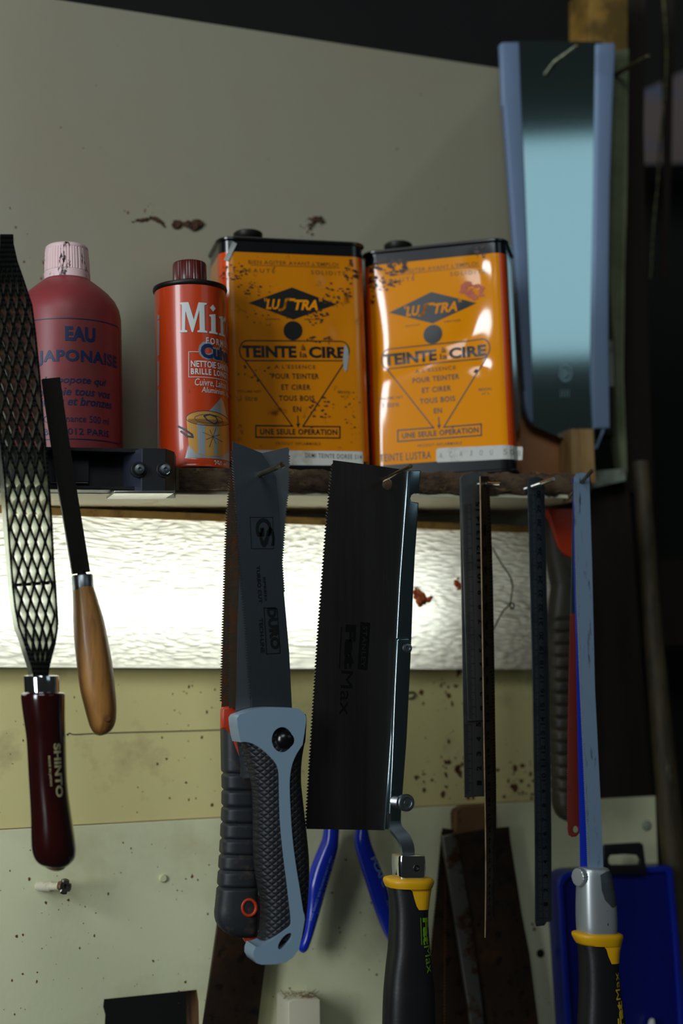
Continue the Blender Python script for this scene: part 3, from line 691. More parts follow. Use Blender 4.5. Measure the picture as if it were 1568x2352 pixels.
def rart(R, body_r, entries, extra=None):
    A = Art()
    def uv(x, y):
        xc = R.cx(y); a = math.asin(max(-0.999, min(0.999, (x-xc)/(body_r/R.k)))); return (a*body_r, R.hgt(y, body_r))
    for e in entries: A.text(e[0], uv(e[1], e[3]), (uv(e[2], e[3])[0], uv(e[1], e[3])[1]), e[4]*R.k, *(e[5:]))
    if extra: extra(A, uv)
    return A
def frame_box(A, uv):
    q = [uv(64,745), uv(272,745)]; u0 = -0.0325; u1 = uv(276,760)[0]; v1 = uv(160,731)[1]; v0 = uv(160,1008)[1]; r = 0.004; pts = []
    for cx, cy, a0 in ((u1-r,v1-r,0), (u0+r,v1-r,90), (u0+r,v0+r,180), (u1-r,v0+r,270)):
        pts += [(cx+r*math.cos(R_(a0+15*i)), cy+r*math.sin(R_(a0+15*i))) for i in range(7)]
    A.stroke(pts, 0.0006, True)
A = rart(bo, bo.R, [('EAU',149,218,783,35,0.045,0,1.05), ('JAPONAISE',88,269,838,36,0.035,0,1.08), ('La popote qui',100,243,885,22,0.015,0.25), ('nettoie tous vos',88,252,908,18,0.015,0.25),
                    ('étains et bronzes',88,256,931,20,0.015,0.25), ('Contenance 500 ml',100,249,969,16,0.0), ('BP 75012 PARIS',100,249,998,15,0.006)], frame_box)
A.build('printing', g('blue_print'), root, lambda u, v: bo.p(u/bo.R, v, bo.R+0.00025), 0.002, 0)

ca = Round(445, 1072, 89, 83)
root = thing('polish_can', 'small orange-red metal polish can with a brown screw cap', 'can', ca.base)
K = ca.k
def hx(y): return ca.hax(y)
lathe_mb(ca.base, ca.ax, [(80*K,0.0),(84.5*K,0.0),(85*K,0.0012),(83*K,0.0024)]+[(83*K, hx(y)) for y in (1000,900,800,700,674)], 64).build('body', g('orange_red'), root, 50)
lathe_mb(ca.base, ca.ax, [(82*K,hx(674)-.0005),(86.5*K,hx(672)),(87.5*K,hx(668)),(86.5*K,hx(664)),(82*K,hx(663)),(76*K,hx(668)),(60*K,hx(662)),(44*K,hx(655)),(40*K,hx(650))], 64).build('rim', g('rim_dark'), root, 50)
rb2 = lambda a, h: 1.0-(0.03 if (int(a/(2*math.pi)*160) % 4 == 0) else 0.0)
ha, hb = hx(655), hx(604)
lathe_mb(ca.base, ca.ax, [(36*K,ha),(40*K,ha),(40*K,ha+.002),(39.5*K,hb-.002),(37.5*K,hb-.0006),(32*K,hb),(10*K,hb)], 160, ribs=rb2).build('cap', g('cap_brown'), root, 25)
AW = Art(); AB = Art(); AS = Art(); AG = Art(); AD = Art(); AO = Art()
xc0 = ca.cx(860)
def cu(x, y):  # photo pixel -> (arc length, height)
    a = math.asin(max(-0.999, min(0.999, (x-ca.cx(y))/83.0))); return (a*ca.R, ca.hgt(y, ca.R))
def glyph(A, pts, ox, w0, h):
    A.poly([(ox+x*h*w0, y*h+GY) for x, y in pts])
GY = cu(445,763)[1]; H = 70*K; ox = cu(412,730)[0]
glyph(AW, [(0,0),(.27,0),(.27,.05),(.19,.08),(.22,.72),(.42,0),(.47,0),(.70,.74),(.70,.08),(.62,.05),(.62,0),(.98,0),(.98,.05),(.89,.08),(.89,.92),(.98,.95),(.98,1),(.68,1),(.50,.42),(.33,1),(.02,1),(.02,.95),(.10,.92),(.08,.08),(0,.05)], ox, 0.93, H)
ox2 = ox+0.98*H
IG = [(0,0),(.35,0),(.35,.05),(.27,.08),(.27,.67),(.02,.62),(.02,.57),(.08,.55),(.08,.08),(0,.05)]
RG = [(0,0),(.36,0),(.36,.05),(.27,.08),(.27,.48),(.36,.55),(.46,.50),(.52,.62),(.44,.70),(.34,.67),(.26,.56),(.26,.68),(.02,.63),(.02,.58),(.09,.55),(.09,.08),(0,.05)]
glyph(AW, IG, ox2, 1, H); glyph(AW, [(.17,.74),(.29,.86),(.17,.98),(.05,.86)], ox2, 1, H)
ox3 = ox2+0.42*H; glyph(AW, RG, ox3, 1, H)
ox4 = ox3+0.58*H; AW.poly([(ox4+.3*H+.3*H*math.cos(a), GY+.34*H+.35*H*math.sin(a)) for a in [i*.2618 for i in range(24)]], [(ox4+.3*H+.12*H*math.cos(a), GY+.34*H+.22*H*math.sin(a)) for a in [i*.2618 for i in range(24)]])
glyph(AW, RG, ox4+0.66*H, 1, H)
def ct(A, s, x, y, h, w, *a):
    p = cu(x, y); A.text(s, p, (p[0]+w*K, p[1]), h*K, *a)
ct(AW, 'FORMULE', 472, 788, 15, 92, 0.02, 0, 1.4)
ct(AW, 'NETTOIE SANS EFFORT', 438, 843, 15, 160, 0.02); ct(AW, 'BRILLE LONGTEMPS', 438, 860, 14, 148, 0.03, 0, 1.2)
ct(AW, 'Cuivre, Laiton, Bronze,', 447, 888, 19, 150, 0.0, 0.2); ct(AW, 'Aluminium, Acier', 462, 903, 15, 110, 0.0, 0.2)
q0 = cu(433,866); q1 = cu(433,808); AW.stroke([(q0[0]+172*K, q0[1]), q0, q1, (q1[0]+22*K, q1[1])], 0.0004)
ct(AS, 'Cuivre', 455, 826, 44, 130, 0.09); ct(AB, 'Cuivre', 460, 822, 35, 120, 0.05)
# left column of small print on a pale strip
for y0, y1 in ((712,722), (724,805), (818,875), (885,1020)):
    a = cu(364, y1); b = cu(364, y0); w = 6.5*K; AS.poly([(a[0]-w, a[1]), (a[0]+w*.6, a[1]), (b[0]+w*.6, b[1]), (b[0]-w, b[1])])
# silver arrow-head, pot, band
def P(x, y): return cu(x, y)
AS.poly([P(507,907), P(520,945), P(526.5,985), P(526.5,1052), P(425,1052), P(428,1040), P(440,1000), P(470,952)])
AG.poly([P(428,962), P(433,1022), P(448,1040), P(475,1049), P(503,1045), P(521,1030), P(524.5,962)])
AG.poly([P(*p) for p in ell(476,960,49,17,28)])
AH = Art(); AH.poly([P(452,972), P(470,976), P(470,1046), P(455,1042)]); AH.poly([P(490,977), P(498,976), P(498,1044), P(490,1046)])
AD.stroke([P(*p) for p in ell(476,960,49,17,28)], 0.0004, True); AD.stroke([P(*p) for p in ell(478,961,32,10,22)], 0.0003, True)
AD.stroke([P(467,955), P(474,964), P(490,972), P(498,965), P(494,955), P(480,951)], 0.0009, True)
AD.stroke([P(410,978), P(424,986), P(440,998), P(442,1004), P(430,1002), P(416,990)], 0.0014)
for a in range(8):
    c_ = (487, 1002); AD.stroke([P(*c_), P(c_[0]+(24 if a % 2 == 0 else 17)*math.cos(a*math.pi/4+.35), c_[1]+(26 if a % 2 == 0 else 17)*math.sin(a*math.pi/4+.35))], 0.0003)
AO.poly([P(424,1053), P(450,1055), P(500,1055), P(527,1053), P(527.5,1069), P(424,1069)])
ct(AW, '250 ml', 490, 1069, 13, 44, 0.01)
mp = lambda off: (lambda u, v: ca.p(u/ca.R, v, ca.R+off))
AS.build('silver_print', g('silver_print'), root, mp(0.00018), 0.0015, 0); AG.build('pot_picture', g('pot_gold'), root, mp(0.00028), 0.0015, 0)
AO.build('red_band', g('orange_red'), root, mp(0.00030), 0.0015, 0); AD.build('picture_lines', g('clip_lit_and_ink'), root, mp(0.00042), 0.0015, 0)
AH.build('pot_shine', g('silver_print'), root, mp(0.00034), 0.0015, 0); AB.build('blue_lettering', g('blue_print'), root, mp(0.00034), 0.0015, 0); AW.build('white_lettering', g('white_print'), root, mp(0.00038), 0.0015, 0)

# ------------------------------------------------------------------ big saw hanging at the upper right
root = thing('hand_saw', 'large wide saw blade with pale blue edge guards hanging at the upper right', 'saw', W(1290,1030,14))
SAWF = Fr(W(1290,560,14), (math.cos(R_(SAW_YAW)), -math.sin(R_(SAW_YAW)), 0), (0, math.sin(R_(SAW_PITCH)), math.cos(R_(SAW_PITCH))))
def sp(name, pts, off, th, mat, bev=0.0, holes=(), **k):
    f = Fr(SAWF.o+SAWF.n*off/1000, SAWF.u, SAWF.v); return plate(name, pts, 0, th, mat, root, bev, holes, fr=f, **k)
# slightly bowed blade
def saw_blade():
    L = [(1176,93),(1190,240),(1203,420),(1212,600),(1218,760),(1222,900),(1224,975)]; Rr = [(1384,96),(1381,240),(1374,420),(1368,600),(1362,760),(1362,900),(1368,1032)]
    mid = []
    Lc = crom(L, 8); Rc = crom(Rr, 8); n = len(Lc); mb = MB(); m = 8; vs = []
    for i in range(n):
        a = SAWF.px(*Lc[i]); b = SAWF.px(*Rc[i]); s = i/(n-1)
        for j in range(m+1):
            q = j/m; bow = SAW_BOW*((s-0.45)**2-0.2)
            if i == n-1: a = SAWF.px(*(1224,978)); b = SAWF.px(1368,1032)
            vs.append(SAWF.p(a[0]+(b[0]-a[0])*q, a[1]+(b[1]-a[1])*q-(0.0012*math.sin(q*3.14) if i == n-1 else 0), bow))
    fs = [(i*(m+1)+j, (i+1)*(m+1)+j, (i+1)*(m+1)+j+1, i*(m+1)+j+1) for i in range(n-1) for j in range(m)]
    k = len(vs); back = [v-SAWF.n*0.001 for v in vs]
    f2 = [tuple(k+i for i in f[::-1]) for f in fs]
    return mb.add(vs+back, fs+f2)
saw_blade().build('blade', g('saw_bright'), root, 60)
GL = [(1150,98),(1160,95),(1176,93)]
sp('edge_guard', [(1150,100),(1154,96),(1193,95),(1197,200),(1207,420),(1214,600),(1222,800),(1226,975),(1214,962),(1206,930)]+teeth((1204,900),(1156,240),7,-3)+[(1152,140)], 3.0, 7, g('saw_guard'), 1.8)
sp('edge_guard', [(1372,99),(1410,97),(1414,104),(1408,240),(1402,420),(1399,640),(1399,800),(1402,984),(1366,984),(1360,860),(1362,700),(1366,500),(1370,240)], 3.0, 7, g('saw_guard'), 1.8)
sp('guard_tip', [(1384,984),(1389,986),(1371,1032),(1366,1030)], 1.0, 1.4, g('saw_guard'), 0.3)
A = Art(); A.poly([SAWF.px(*p) for p in ell(1297,858,16,20,20)], [SAWF.px(*p) for p in ell(1297,858,11,14,20)])
A.poly([SAWF.px(*p) for p in [(1287,850),(1300,846),(1308,858),(1296,870),(1288,866)]])
for i in range(4): A.stroke([SAWF.px(1287+6*i, 896), SAWF.px(1287+6*i, 912)], 0.0006)
A.build('maker_mark', g('saw_mark'), root, lambda u, v: SAWF.p(u, v, 0.0008+SAW_BOW*0.05), 0, 0)

# ------------------------------------------------------------------ nails and screws that carry the tools
def nail(label, name, cat, base, tip, tb, tt, t_start, r, mat, thread=False, headr=None, group=None):
    a = W(*base, tb); b = W(*tip, tt); k = ((-t_start/1000)-a.y)/(b.y-a.y); s = a+(b-a)*k; ax = b-s; L = ax.length
    root = thing(name, label, cat, s, group)
    hr = headr or r*1.0
    if thread:
        pts = []; n = int(L*0.62/0.0011)
        prof = [(r*0.8, 0)]
        for i in range(n): h = L*0.1+i*0.0011; prof += [(r*0.82, h), (r*1.08, h+0.0005)]
        prof += [(r*0.95, prof[-1][1]+0.0006), (r*0.95, L-0.0005), (r*0.8, L)]
        lathe_mb(s, ax, prof, 14).build('shank', mat, root, 30)
    else:
        lathe_mb(s, ax, [(r*0.9,0),(r,0.001),(r,L-0.0016),(hr*1.05,L-0.0014),(hr*1.12,L-0.0006),(hr*0.95,L-0.0001),(0.2*r,L)], 16).build('shank', mat, root, 50)
    return root
nail('nail through the blade of the grey-handled saw', 'nail', 'nail', (598,1089), (648,1068), 151, 193, 100, 0.0018, g('nail_steel'))
nail('nail over the top hole of the wide dark back saw', 'nail', 'nail', (884,1100), (944,1070), 153, 196, 100, 0.0013, g('nail_steel'))
nail('zinc screw carrying the pair of numbered steel rulers', 'screw', 'screw', (1106,1112), (1150,1112), 128, 154, 100, 0.0015, g('zinc'), True)
nail('bent zinc screw carrying the single narrow steel ruler', 'screw', 'screw', (1226,1116), (1271,1100), 127, 153, 100, 0.0017, g('zinc'), True)
nail('nail at the shelf end carrying the silver saw blade', 'nail', 'nail', (1336,1107), (1359,1081), 137, 156, 100, 0.0014, g('nail_steel'))
nail('long nail through the top of the large hanging saw', 'nail', 'nail', (1279,139), (1329,103), 16, 44, -6, 0.0020, g('nail_steel'))
nail('long nail in the post right of the large hanging saw', 'nail', 'nail', (1416,170), (1489,128), 2, 46, -12, 0.0020, g('nail_steel'))

# ------------------------------------------------------------------ saw rasp
root = thing('saw_rasp', 'diamond-mesh saw rasp with a glossy dark red handle at the left edge', 'rasp', W(125,2000,160))
EL = [(536,3),(560,3),(600,-1),(640,-9),(700,-18),(760,-16),(860,-8),(1000,1),(1100,11),(1200,18),(1300,26),(1350,30),(1400,36),(1440,44),(1470,55),(1500,64),(1530,74),(1560,80)]
ER = [(536,28),(560,29),(600,38),(640,52),(700,72),(760,80),(860,90),(1000,102),(1100,111),(1200,118),(1300,123),(1350,127),(1400,130),(1430,132),(1450,130),(1480,125),(1510,117),(1530,112),(1560,108)]
def interp(T, y):
    for (a, b), (c, d) in zip(T, T[1:]):
        if a <= y <= c: return b+(d-b)*(y-a)/(c-a)
    return T[-1][1] if y > T[-1][0] else T[0][1]
for k in range(10):
    front = []; back = []; y = 538.0; i = 0
    while y <= 1558:
        l = interp(EL, y); r = interp(ER, y); p = (r-l)/9.0
        ph = (y-552)/66.0; tri = abs(((ph*2) % 2)-1)*2-1
        tri = max(-1, min(1, tri*1.15))
        a = max(0.0, (p-2.2))*0.5
        x = l+p*k+(0 if k in (0, 9) else (a*tri if k % 2 == 0 else -a*tri))
        front.append(W(x, y, 170+(1.1 if i % 2 else 0))); q = W(x, y, 170); back.append(q+Vector((-0.0006, 0.018, 0)))
        y += 5.5; i += 1
    mb = ribbon_mb(front, back, 0.0014); mb.m = [1 if i % 4 == 3 else 0 for i in range(len(mb.m))]; mb.build('blade_strip', [g('rasp_steel'), g('rasp_edge')], root, 20)
for yy, xl, xr in ((1345,24,127),):
    loft('rivet_bar', [(xl,yy+3,xl,yy-4,162,4),(xr-4,yy-3,xr-4,yy-11,162,4)], g('rasp_edge'), root, 2.4, 12, 1)
loft('ferrule', sec_lr([(1551,60,131,7),(1553,55,135,11.5),(1560,55,136,12),(1590,56.5,137,12.5),(1596,57,137.5,12.5)], 160, 12), g('chrome'), root, 2.1, 36, 1)
loft('handle', sec_lr([(1590,58,140,12),(1593,50,148,14.5),(1606,48.5,149,15),(1650,54,149.5,14.8),(1700,61,151,14),(1780,65.5,153.5,13.5),(1830,68.5,158,14),(1880,71,165,15),(1920,71.5,171,15.6),(1950,73,174.5,15.6),(1970,78,171.5,14.5),(1983,87,162,12),(1990,98,153,9)], 160, 15), g('lacquer_red'), root, 2.05, 40, 4, 70)
loft('end_button', sec_lr([(1984,101,153,9),(1990,102,152,8.5),(1996,110,146,6.5),(2000,121,137,3)], 160, 8), g('gold_tip'), root, 2.05, 28, 2)
def loft_front(rows, t, ee=2.05):
    """front-surface mapper for a loft: photo pixel -> 3-D point just off the surface"""
    def fn(x, y):
        y = max(rows[0][0], min(rows[-1][0], y)); L = interp([(r[0], r[1]) for r in rows], y); Rr = interp([(r[0], r[2]) for r in rows], y); d = interp([(r[0], r[3]) for r in rows], y)
        a = W(L, y, t); b = W(Rr, y, t); q = max(-.98, min(.98, (x-(L+Rr)/2)/((Rr-L)/2)))
        w = d*(1-abs(q)**ee)**(1/ee)
        p = a+(b-a)*((q+1)/2); return p+Vector((0, -w/1000-0.0003, 0))
    return fn
RH = [(1590,58,140,12),(1606,48.5,149,15),(1650,54,149.5,14.8),(1700,61,151,14),(1780,65.5,153.5,13.5),(1830,68.5,158,14),(1880,71,165,15),(1920,71.5,171,15.6)]
def pxart(entries, name, mat, parent, fn, cut=6):
    A = Art()
    for e in entries: A.text(e[0], (e[1][0], -e[1][1]), (e[2][0], -e[2][1]), *e[3:])
    return A.build(name, mat, parent, lambda u, v: fn(u, -v), cut, cut)
pxart([('SHINTO', (116,1706), (122,1828), 17, 0.035), ('MADE IN JAPAN', (102,1734), (107,1802), 6.5, 0.01)], 'lettering', g('gold_print'), root, loft_front(RH, 160))

# ------------------------------------------------------------------ file
root = thing('wood_file', 'flat dark file with a plain beech handle hanging right of the rasp', 'file', W(235,1690,148))
mb = MB(); ra = [W(*p, 151) for p in crom([(97,870),(108,950),(131,1100),(149,1208),(167,1318)], 4)]; rb_ = [W(*p, 151) for p in crom([(138,866),(150,950),(172,1095),(189,1200),(207,1312)], 4)]
ribbon_mb([p+Vector((0,0.0025,0)) for p in ra], [p+Vector((0,0.0025,0)) for p in rb_], 0.0045).build('blade', g('file_steel'), root, 20)
loft('tang', [(176,1312,196,1309,149,2),(180,1332,202,1330,149,2)], g('file_steel'), root, 3, 12, 1)
loft('ferrule', [(166,1322,211,1319,149,6.5),(164,1325,213,1322,149,7),(166,1356,215,1351,149,7)], g('steel'), root, 2.1, 28, 1)
fh = [(168,1352,213,1349,149,7),(167,1354,215,1350,149,7.2),(168,1402,230,1398,149,9),(168.5,1430,238,1424,149,10),(171,1475,247,1468,149,11),(177,1530,257,1522,149,11.5),(184,1584,263,1576,149,11.2),(194,1625,266.5,1615,149,10.5),(202,1655,266.5,1643,149,9.5),(208,1672,264,1660,149,8.5),(217,1685,257,1675,149,6.5),(228,1690,247,1684,149,3.5)]
loft('handle', fh, g('beech'), root, 2.1, 36, 4, 70)
lathe_mb(W(246,1650,158.2), (0,-1,0), [(0.0022,0),(0.0020,0.0006),(0.0012,0.0007)], 16).build('hanging_hole', g('rust_stain'), root, 50)

# ------------------------------------------------------------------ saws bunched on the first nail
root = thing('pull_saw', 'pull saw with grey and black patterned grip hanging in front of its bunch', 'saw', W(630,2215,156))
bl = [(534,1014),(600,1040),(618,1066),(634,1096),(640,1160),(644,1213),(645,1286),(656,1408),(664,1500),(671,1640),(578,1640),(578,1607)]+teeth((577,1600),(566,1439),6,5)+teeth((566,1439),(552,1286),6,5)+teeth((552,1286),(544,1164),6,5)+teeth((544,1164),(534,1034),6,5)
plate('blade', bl, 150, 0.9, g('steel_saw_front'), root, 0, [ell(600,1090,8,8,16)])
core = [(1640,556,700,9),(1655,552,702,10),(1700,553,698,13),(1711,556,695,13.5),(1750,568,688.5,14),(1790,577,687,14),(1816,581,689,14),(1860,583,694,14),(1908,583,699.5,14),(1957,584,704.5,14),(1997,587,706,14),(2033,593,705,14),(2066,599,702.5,14),(2105,600.5,699,14),(2140,597,694,13),(2156,592,690,11)]
loft('rubber_grip', sec_lr(core, 156, 14), g('rubber_black'), root, 2.7, 40, 4, 70)
gp = [(543.7,1650),(549,1642),(578,1631),(600,1626),(622,1624),(660,1625),(686,1627.6),(698,1637),(703,1647),(703,1656),(699,1685),(694.5,1712)]+crom([(694,1712),(682,1730),(672,1752),(667,1775),(665,1805),(667,1860),(671,1920),(679,1985),(688,2040),(696,2092),(699,2100)],2)+[(700,2112),(697,2130),(693,2152),(686.5,2180),(673,2199),(657,2210),(634,2215),(601,2216),(588,2212),(581.5,2200),(582,2187),(587,2174)]+crom([(590,2175),(612,2168),(640,2147),(658,2133),(666,2126),(668,2115),(664,2075),(657,2015),(649,1950),(643,1880),(641,1810),(640,1775),(634,1755),(620,1738),(600,1720),(580,1708),(562,1704),(553,1705)],2)+[(549,1690),(545,1665)]
o = plate('grip_frame', gp, 170.8, 22, g('grip_grey'), root, 0, [ell(648,1699,24,29,28), [(x,y) for x,y in ell(654,2162,23,9,24,R_(-52))]], smooth=60)
b = o.modifiers.new('bevel', 'BEVEL'); b.width = 0.0026; b.segments = 4; b.limit_method = 'ANGLE'; b.angle_limit = R_(50); b.harden_normals = True
lathe_mb(W(648,1699,160), (0,-1,0), [(0.0066,0),(0.0074,0.004),(0.0070,0.0085),(0.0055,0.0105),(0.003,0.0116),(0.0006,0.012)], 32).build('lock_button', g('button_black'), root, 70)
f15 = wf(150.25)
A = Art(); px = f15.px
def etch(A, s, a, b, h, bold=0.02, **k): A.text(s, px(*a), px(*b), h*0.000285, bold, **k)
etch(A, 'G', (586,1190), (588,1232), 38, 0.02); etch(A, 'S', (594,1212), (598,1258), 36, 0.02)
A.stroke([px(*p) for p in [(574,1188),(626,1188),(628,1260),(577,1260)]], 0.0003, True)
etch(A, 'DURO', (612,1396), (622,1492), 22, 0.05); A.stroke([px(*p) for p in [(606,1396),(636,1398),(643,1500),(612,1502)]], 0.0005, True)
etch(A, 'TECH-LINE', (594,1420), (599,1500), 9); etch(A, 'TURBO CUT', (588,1300), (594,1385), 8); etch(A, 'SPEED', (604,1325), (608,1380), 5)
A.build('etched_marking', g('etch_dark'), root, lambda u, v: f15.p(u, v, 0.0001), 0, 0)

root = thing('spare_saw_blade', 'bare saw blade without a handle behind the grey-handled saw', 'saw blade', W(560,1788,147))
bb = [(600,1041),(661,1027),(664,1033)]+teeth((663,1045),(661,1120),5.5,4)+teeth((661,1120),(655,1175),5.5,4)+teeth((655,1175),(647,1290),5.5,4)+teeth((647,1290),(652,1360),5.5,3)+[(640,1500),(622,1640),(600,1787),(578,1787),(558,1788),(552,1783),(553.5,1757),(545,1711),(541,1629),(543,1580),(545,1440),(552,1290),(570,1160)]
plate('spare_blade_plate', bb, 147, 0.9, g('steel'), root, 0, fr=Fr(W(600,1400,147), (math.cos(0.05), -math.sin(0.05), 0), (0, 0, 1)))

root = thing('folding_saw', 'dusty black folding saw with orange trim and rusty teeth behind the grey-handled saw', 'saw', W(550,2180,128))
plate('blade', [(560,1060),(556,1640),(510,1640),(509,1620)]+teeth((510,1612),(514,1450),6,6)+teeth((514,1450),(519,1290),6,6)+teeth((519,1290),(523,1180),6,6)+teeth((523,1180),(536,1040),6,5), 134, 1.2, g('rust_steel'), root, 0)
grv = [1776,1814,1852,1889,1926,1962,1998,2036]
def cl(y): return interp([(1622,511),(1676,509),(1766,510.5),(1800,511.5),(1855,511),(1888,509.5),(1931,507.5),(1970,505),(2008,502.5),(2039,500),(2085,495.5),(2100,493.5)], y)
rows = []; y = 1622
while y <= 2096:
    gdip = max([math.exp(-((y-q)/3.2)**2) for q in grv]); rows.append((y, cl(y)+4.5*gdip, interp([(1622,560),(1700,574),(1800,586),(2096,590)], y), 11-1.8*gdip if y > 1626 else 9)); y += 3
rows += [(2108,494.5,590,10.5),(2118,497,590,10),(2130,504,590,9.5),(2140,515,589,8.5),(2147,528,587,7),(2152,546,580,4)]
loft('handle', sec_lr(rows, 127, 11), g('rubber_dusty'), root, 3.2, 36, 1, 45)
plate('orange_trim', [(510,1630),(514,1624),(543,1619),(562,1622),(566,1700),(560,1757),(556,1760),(548,1735),(540,1716),(534,1695),(527,1681),(518,1675),(509.5,1673)], 138.8, 7, g('plastic_orange'), root, 1.8)
plate('orange_ring', ell(573,2085,19.5,22,28), 138.6, 4, g('plastic_orange'), root, 0.8, [ell(573,2085,12.5,15,24)])
loft('orange_end', sec_lr([(2138,556,596,6),(2152,556,598,6),(2164,563,600,6),(2173,573,596,5),(2178,582,592,3)], 124, 6), g('plastic_orange'), root, 2.6, 24, 2)
root = thing('rusty_saw_blade', 'thin rusty saw blade squeezed between the folding saw and the bare blade', 'saw blade', W(540,1625,141))
plate('rusty_blade_plate', [(566,1060),(560,1625),(526,1626)]+teeth((526,1612),(528,1450),6,5)+teeth((528,1450),(531,1280),6,5)+teeth((531,1280),(547,1080),6,5), 142, 0.9, g('rust_steel'), root, 0)
o = plate('steel_strip', [(512,2030),(608,2060),(612,2150),(609,2216),(583,2430),(456,2430),(497,2145)], 20, 4, g('old_saw'), None, 0.4); tag(o, 'broad dark steel strip hanging on the wall below the folding saw', 'strip')

# ------------------------------------------------------------------ back saw with cranked handle
root = thing('back_saw', 'wide dark back saw with a cranked arm and yellow-collared handle', 'saw', W(937,2400,150))
bl = [(765,1057),(860,1069),(936,1080),(925,1250),(917,1336),(903,1600),(883,1907),(704,1904)]+teeth((704,1900),(712.5,1757),7.5,-5, 0.35)[:-1]+teeth((712.5,1757),(722,1604),7.5,5,.35)+teeth((722,1604),(733.6,1432),7.5,5,.35)+teeth((733.6,1432),(741,1336),7.5,5,.35)+teeth((741,1336),(751,1202),7.5,5,.35)+teeth((751,1202),(765,1064),7.5,5,.35)
bl = [(765,1057),(860,1069),(936,1080),(925,1250),(917,1336),(903,1600),(883,1907),(704,1904)]+teeth((704,1899),(712.5,1757),7.5,5,.35)+teeth((712.5,1757),(722,1604),7.5,5,.35)+teeth((722,1604),(733.6,1432),7.5,5,.35)+teeth((733.6,1432),(741,1336),7.5,5,.35)+teeth((741,1336),(751,1202),7.5,5,.35)+teeth((751,1202),(765,1064),7.5,5,.35)
plate('blade', bl, 151, 0.9, g('steel_dark'), root, 0, [ell(889,1112,11.5,13,20)])
spn = [(934.5,1080),(967,1079),(965,1110),(963,1134),(950,1134),(945,1138),(943,1145),(946,1152),(962,1154),(958,1215),(953.6,1275),(949,1370),(944,1508),(934.5,1700),(921,1880),(920,1906),(883,1906),(890,1790),(903,1600),(917,1336),(926,1210)]
plate('spine', spn, 153.5, 4.6, g('steel_polished'), root, 1.1)
plate('arm', [(911,1470),(915,1465),(938,1464),(943,1468),(943.5,1490),(936,1650),(929,1760),(921,1890),(895,1890),(893,1870),(899,1760),(905,1600)], 158, 4.2, g('steel_polished'), root, 1.3)
# cranked lower end of the arm: a bent strap swept through three bends
ea = [W(893,1868,158), W(893,1890,158), W(898,1908,159), W(912,1926,161), W(921,1942,162), W(924,1958,162), W(924,1975,161)]
eb = [W(921,1868,158), W(920.5,1888,158), W(926,1903,159), W(941,1920,161), W(950,1940,162), W(952,1958,162), W(952,1975,161)]
ca_ = [Vector(p) for p in crom([tuple(p) for p in ea], 4)]; cb_ = [Vector(p) for p in crom([tuple(p) for p in eb], 4)]
ribbon_mb([p+Vector((0,0.002,0)) for p in ca_], [p+Vector((0,0.002,0)) for p in cb_], 0.004).build('cranked_strap', g('steel'), root, 40)
lathe_mb(W(934.5,1489,157.6), (0,-1,0), [(0.0030,0),(0.0034,0.0006),(0.0030,0.0014),(0.0018,0.0016),(0.0014,0.0008)], 24).build('rivet', g('steel'), root, 40)
b0 = W(904,1841,157); b1 = W(934,1844,180); ax = b1-b0; L = ax.length
kp = [(0.0030,0)]
for i in range(8): kp += [(0.0030, L*.12+i*L*.07), (0.0040, L*.12+(i+.5)*L*.07)]
kp += [(0.0032,L*.70),(0.0040,L*.72),(0.0054,L*.80),(0.0056,L*.97),(0.0050,L),(0.0036,L+.0001),(0.0034,L-.0008),(0.0016,L-.0008),(0.0013,L-.0002)]
lathe_mb(b0, ax, kp, 32).build('clamp_knob', g('steel'), root, 30)
loft('ferrule', sec_lr([(1960,920,957,5),(1962,909,966,9),(1967,905.5,969,9.5),(1990,905,970,9.8),(2012,906,968,9.6),(2020,907,967,9.4)], 158, 9), g('chrome'), root, 4.5, 40, 2, 50)
lathe_mb(W(955,1994,167.4), (0.2,-1,0), [(0.0022,0),(0.0022,0.0008),(0.0014,0.0009),(0.0009,0.0003)], 20).build('ferrule_pin', g('steel_dark'), root, 40)
HB = [(2034,893,986,11),(2060,896.5,981,11.5),(2096,899,977,12),(2140,898,978,12.5),(2181,896,981.5,13),(2217,891.5,985.5,13),(2250,888,989.5,13),(2290,885,992,13.5),(2352,883,993,13.5),(2430,882,994,13.5)]
loft('handle', sec_lr(HB, 158, 13), g('black_plastic'), root, 3.0, 40, 3, 60)
loft('collar', sec_lr([(2014,899,979,11),(2016,888,988,13.5),(2022,884,991,14.5),(2030,886,989,14.3),(2037,889,986,13.8)], 158, 14), g('yellow_plastic'), root, 2.6, 40, 2, 60)
def surf_poly(A_pts, fn, name, mat, parent, cut=5):
    A = Art(); A.poly([(x, -y) for x, y in A_pts]); return A.build(name, mat, parent, lambda u, v: fn(u, -v), cut, cut)
HBs = [(2034,893,986,11.2),(2060,896.5,981,11.7),(2096,899,977,12.2),(2140,898,978,12.7),(2181,896,981.5,13.2),(2217,891.5,985.5,13.2),(2250,888,989.5,13.2),(2290,885,992,13.7),(2352,883,993,13.7)]
hb = loft_front(HBs, 158, 3.0)
surf_poly([(889,2036),(925,2037),(932,2042),(936,2060),(941,2076),(946,2084),(973,2084),(976,2076),(979,2056),(984,2036)], hb, 'collar_tongue', g('yellow_plastic'), root)
pxart([('Fat', (954,2102), (955,2163), 16, 0.05), ('Max', (956,2166), (964,2228), 17, 0.0)], 'lettering', g('green_print'), root, hb, 5)
A = Art(); A.stroke([(949.5,-2102), (951,-2162)], 1.6); A.build('lettering_rule', g('green_print'), root, lambda u, v: hb(u, -v), 0, 5)
f15b = wf(151.2); A = Art(); px = f15b.px
A.poly([px(*p) for p in [(828,1428),(850,1431),(843,1540),(821,1536)]])
A.build('name_panel', g('etch_black'), root, lambda u, v: f15b.p(u, v, 0), 0, 0)
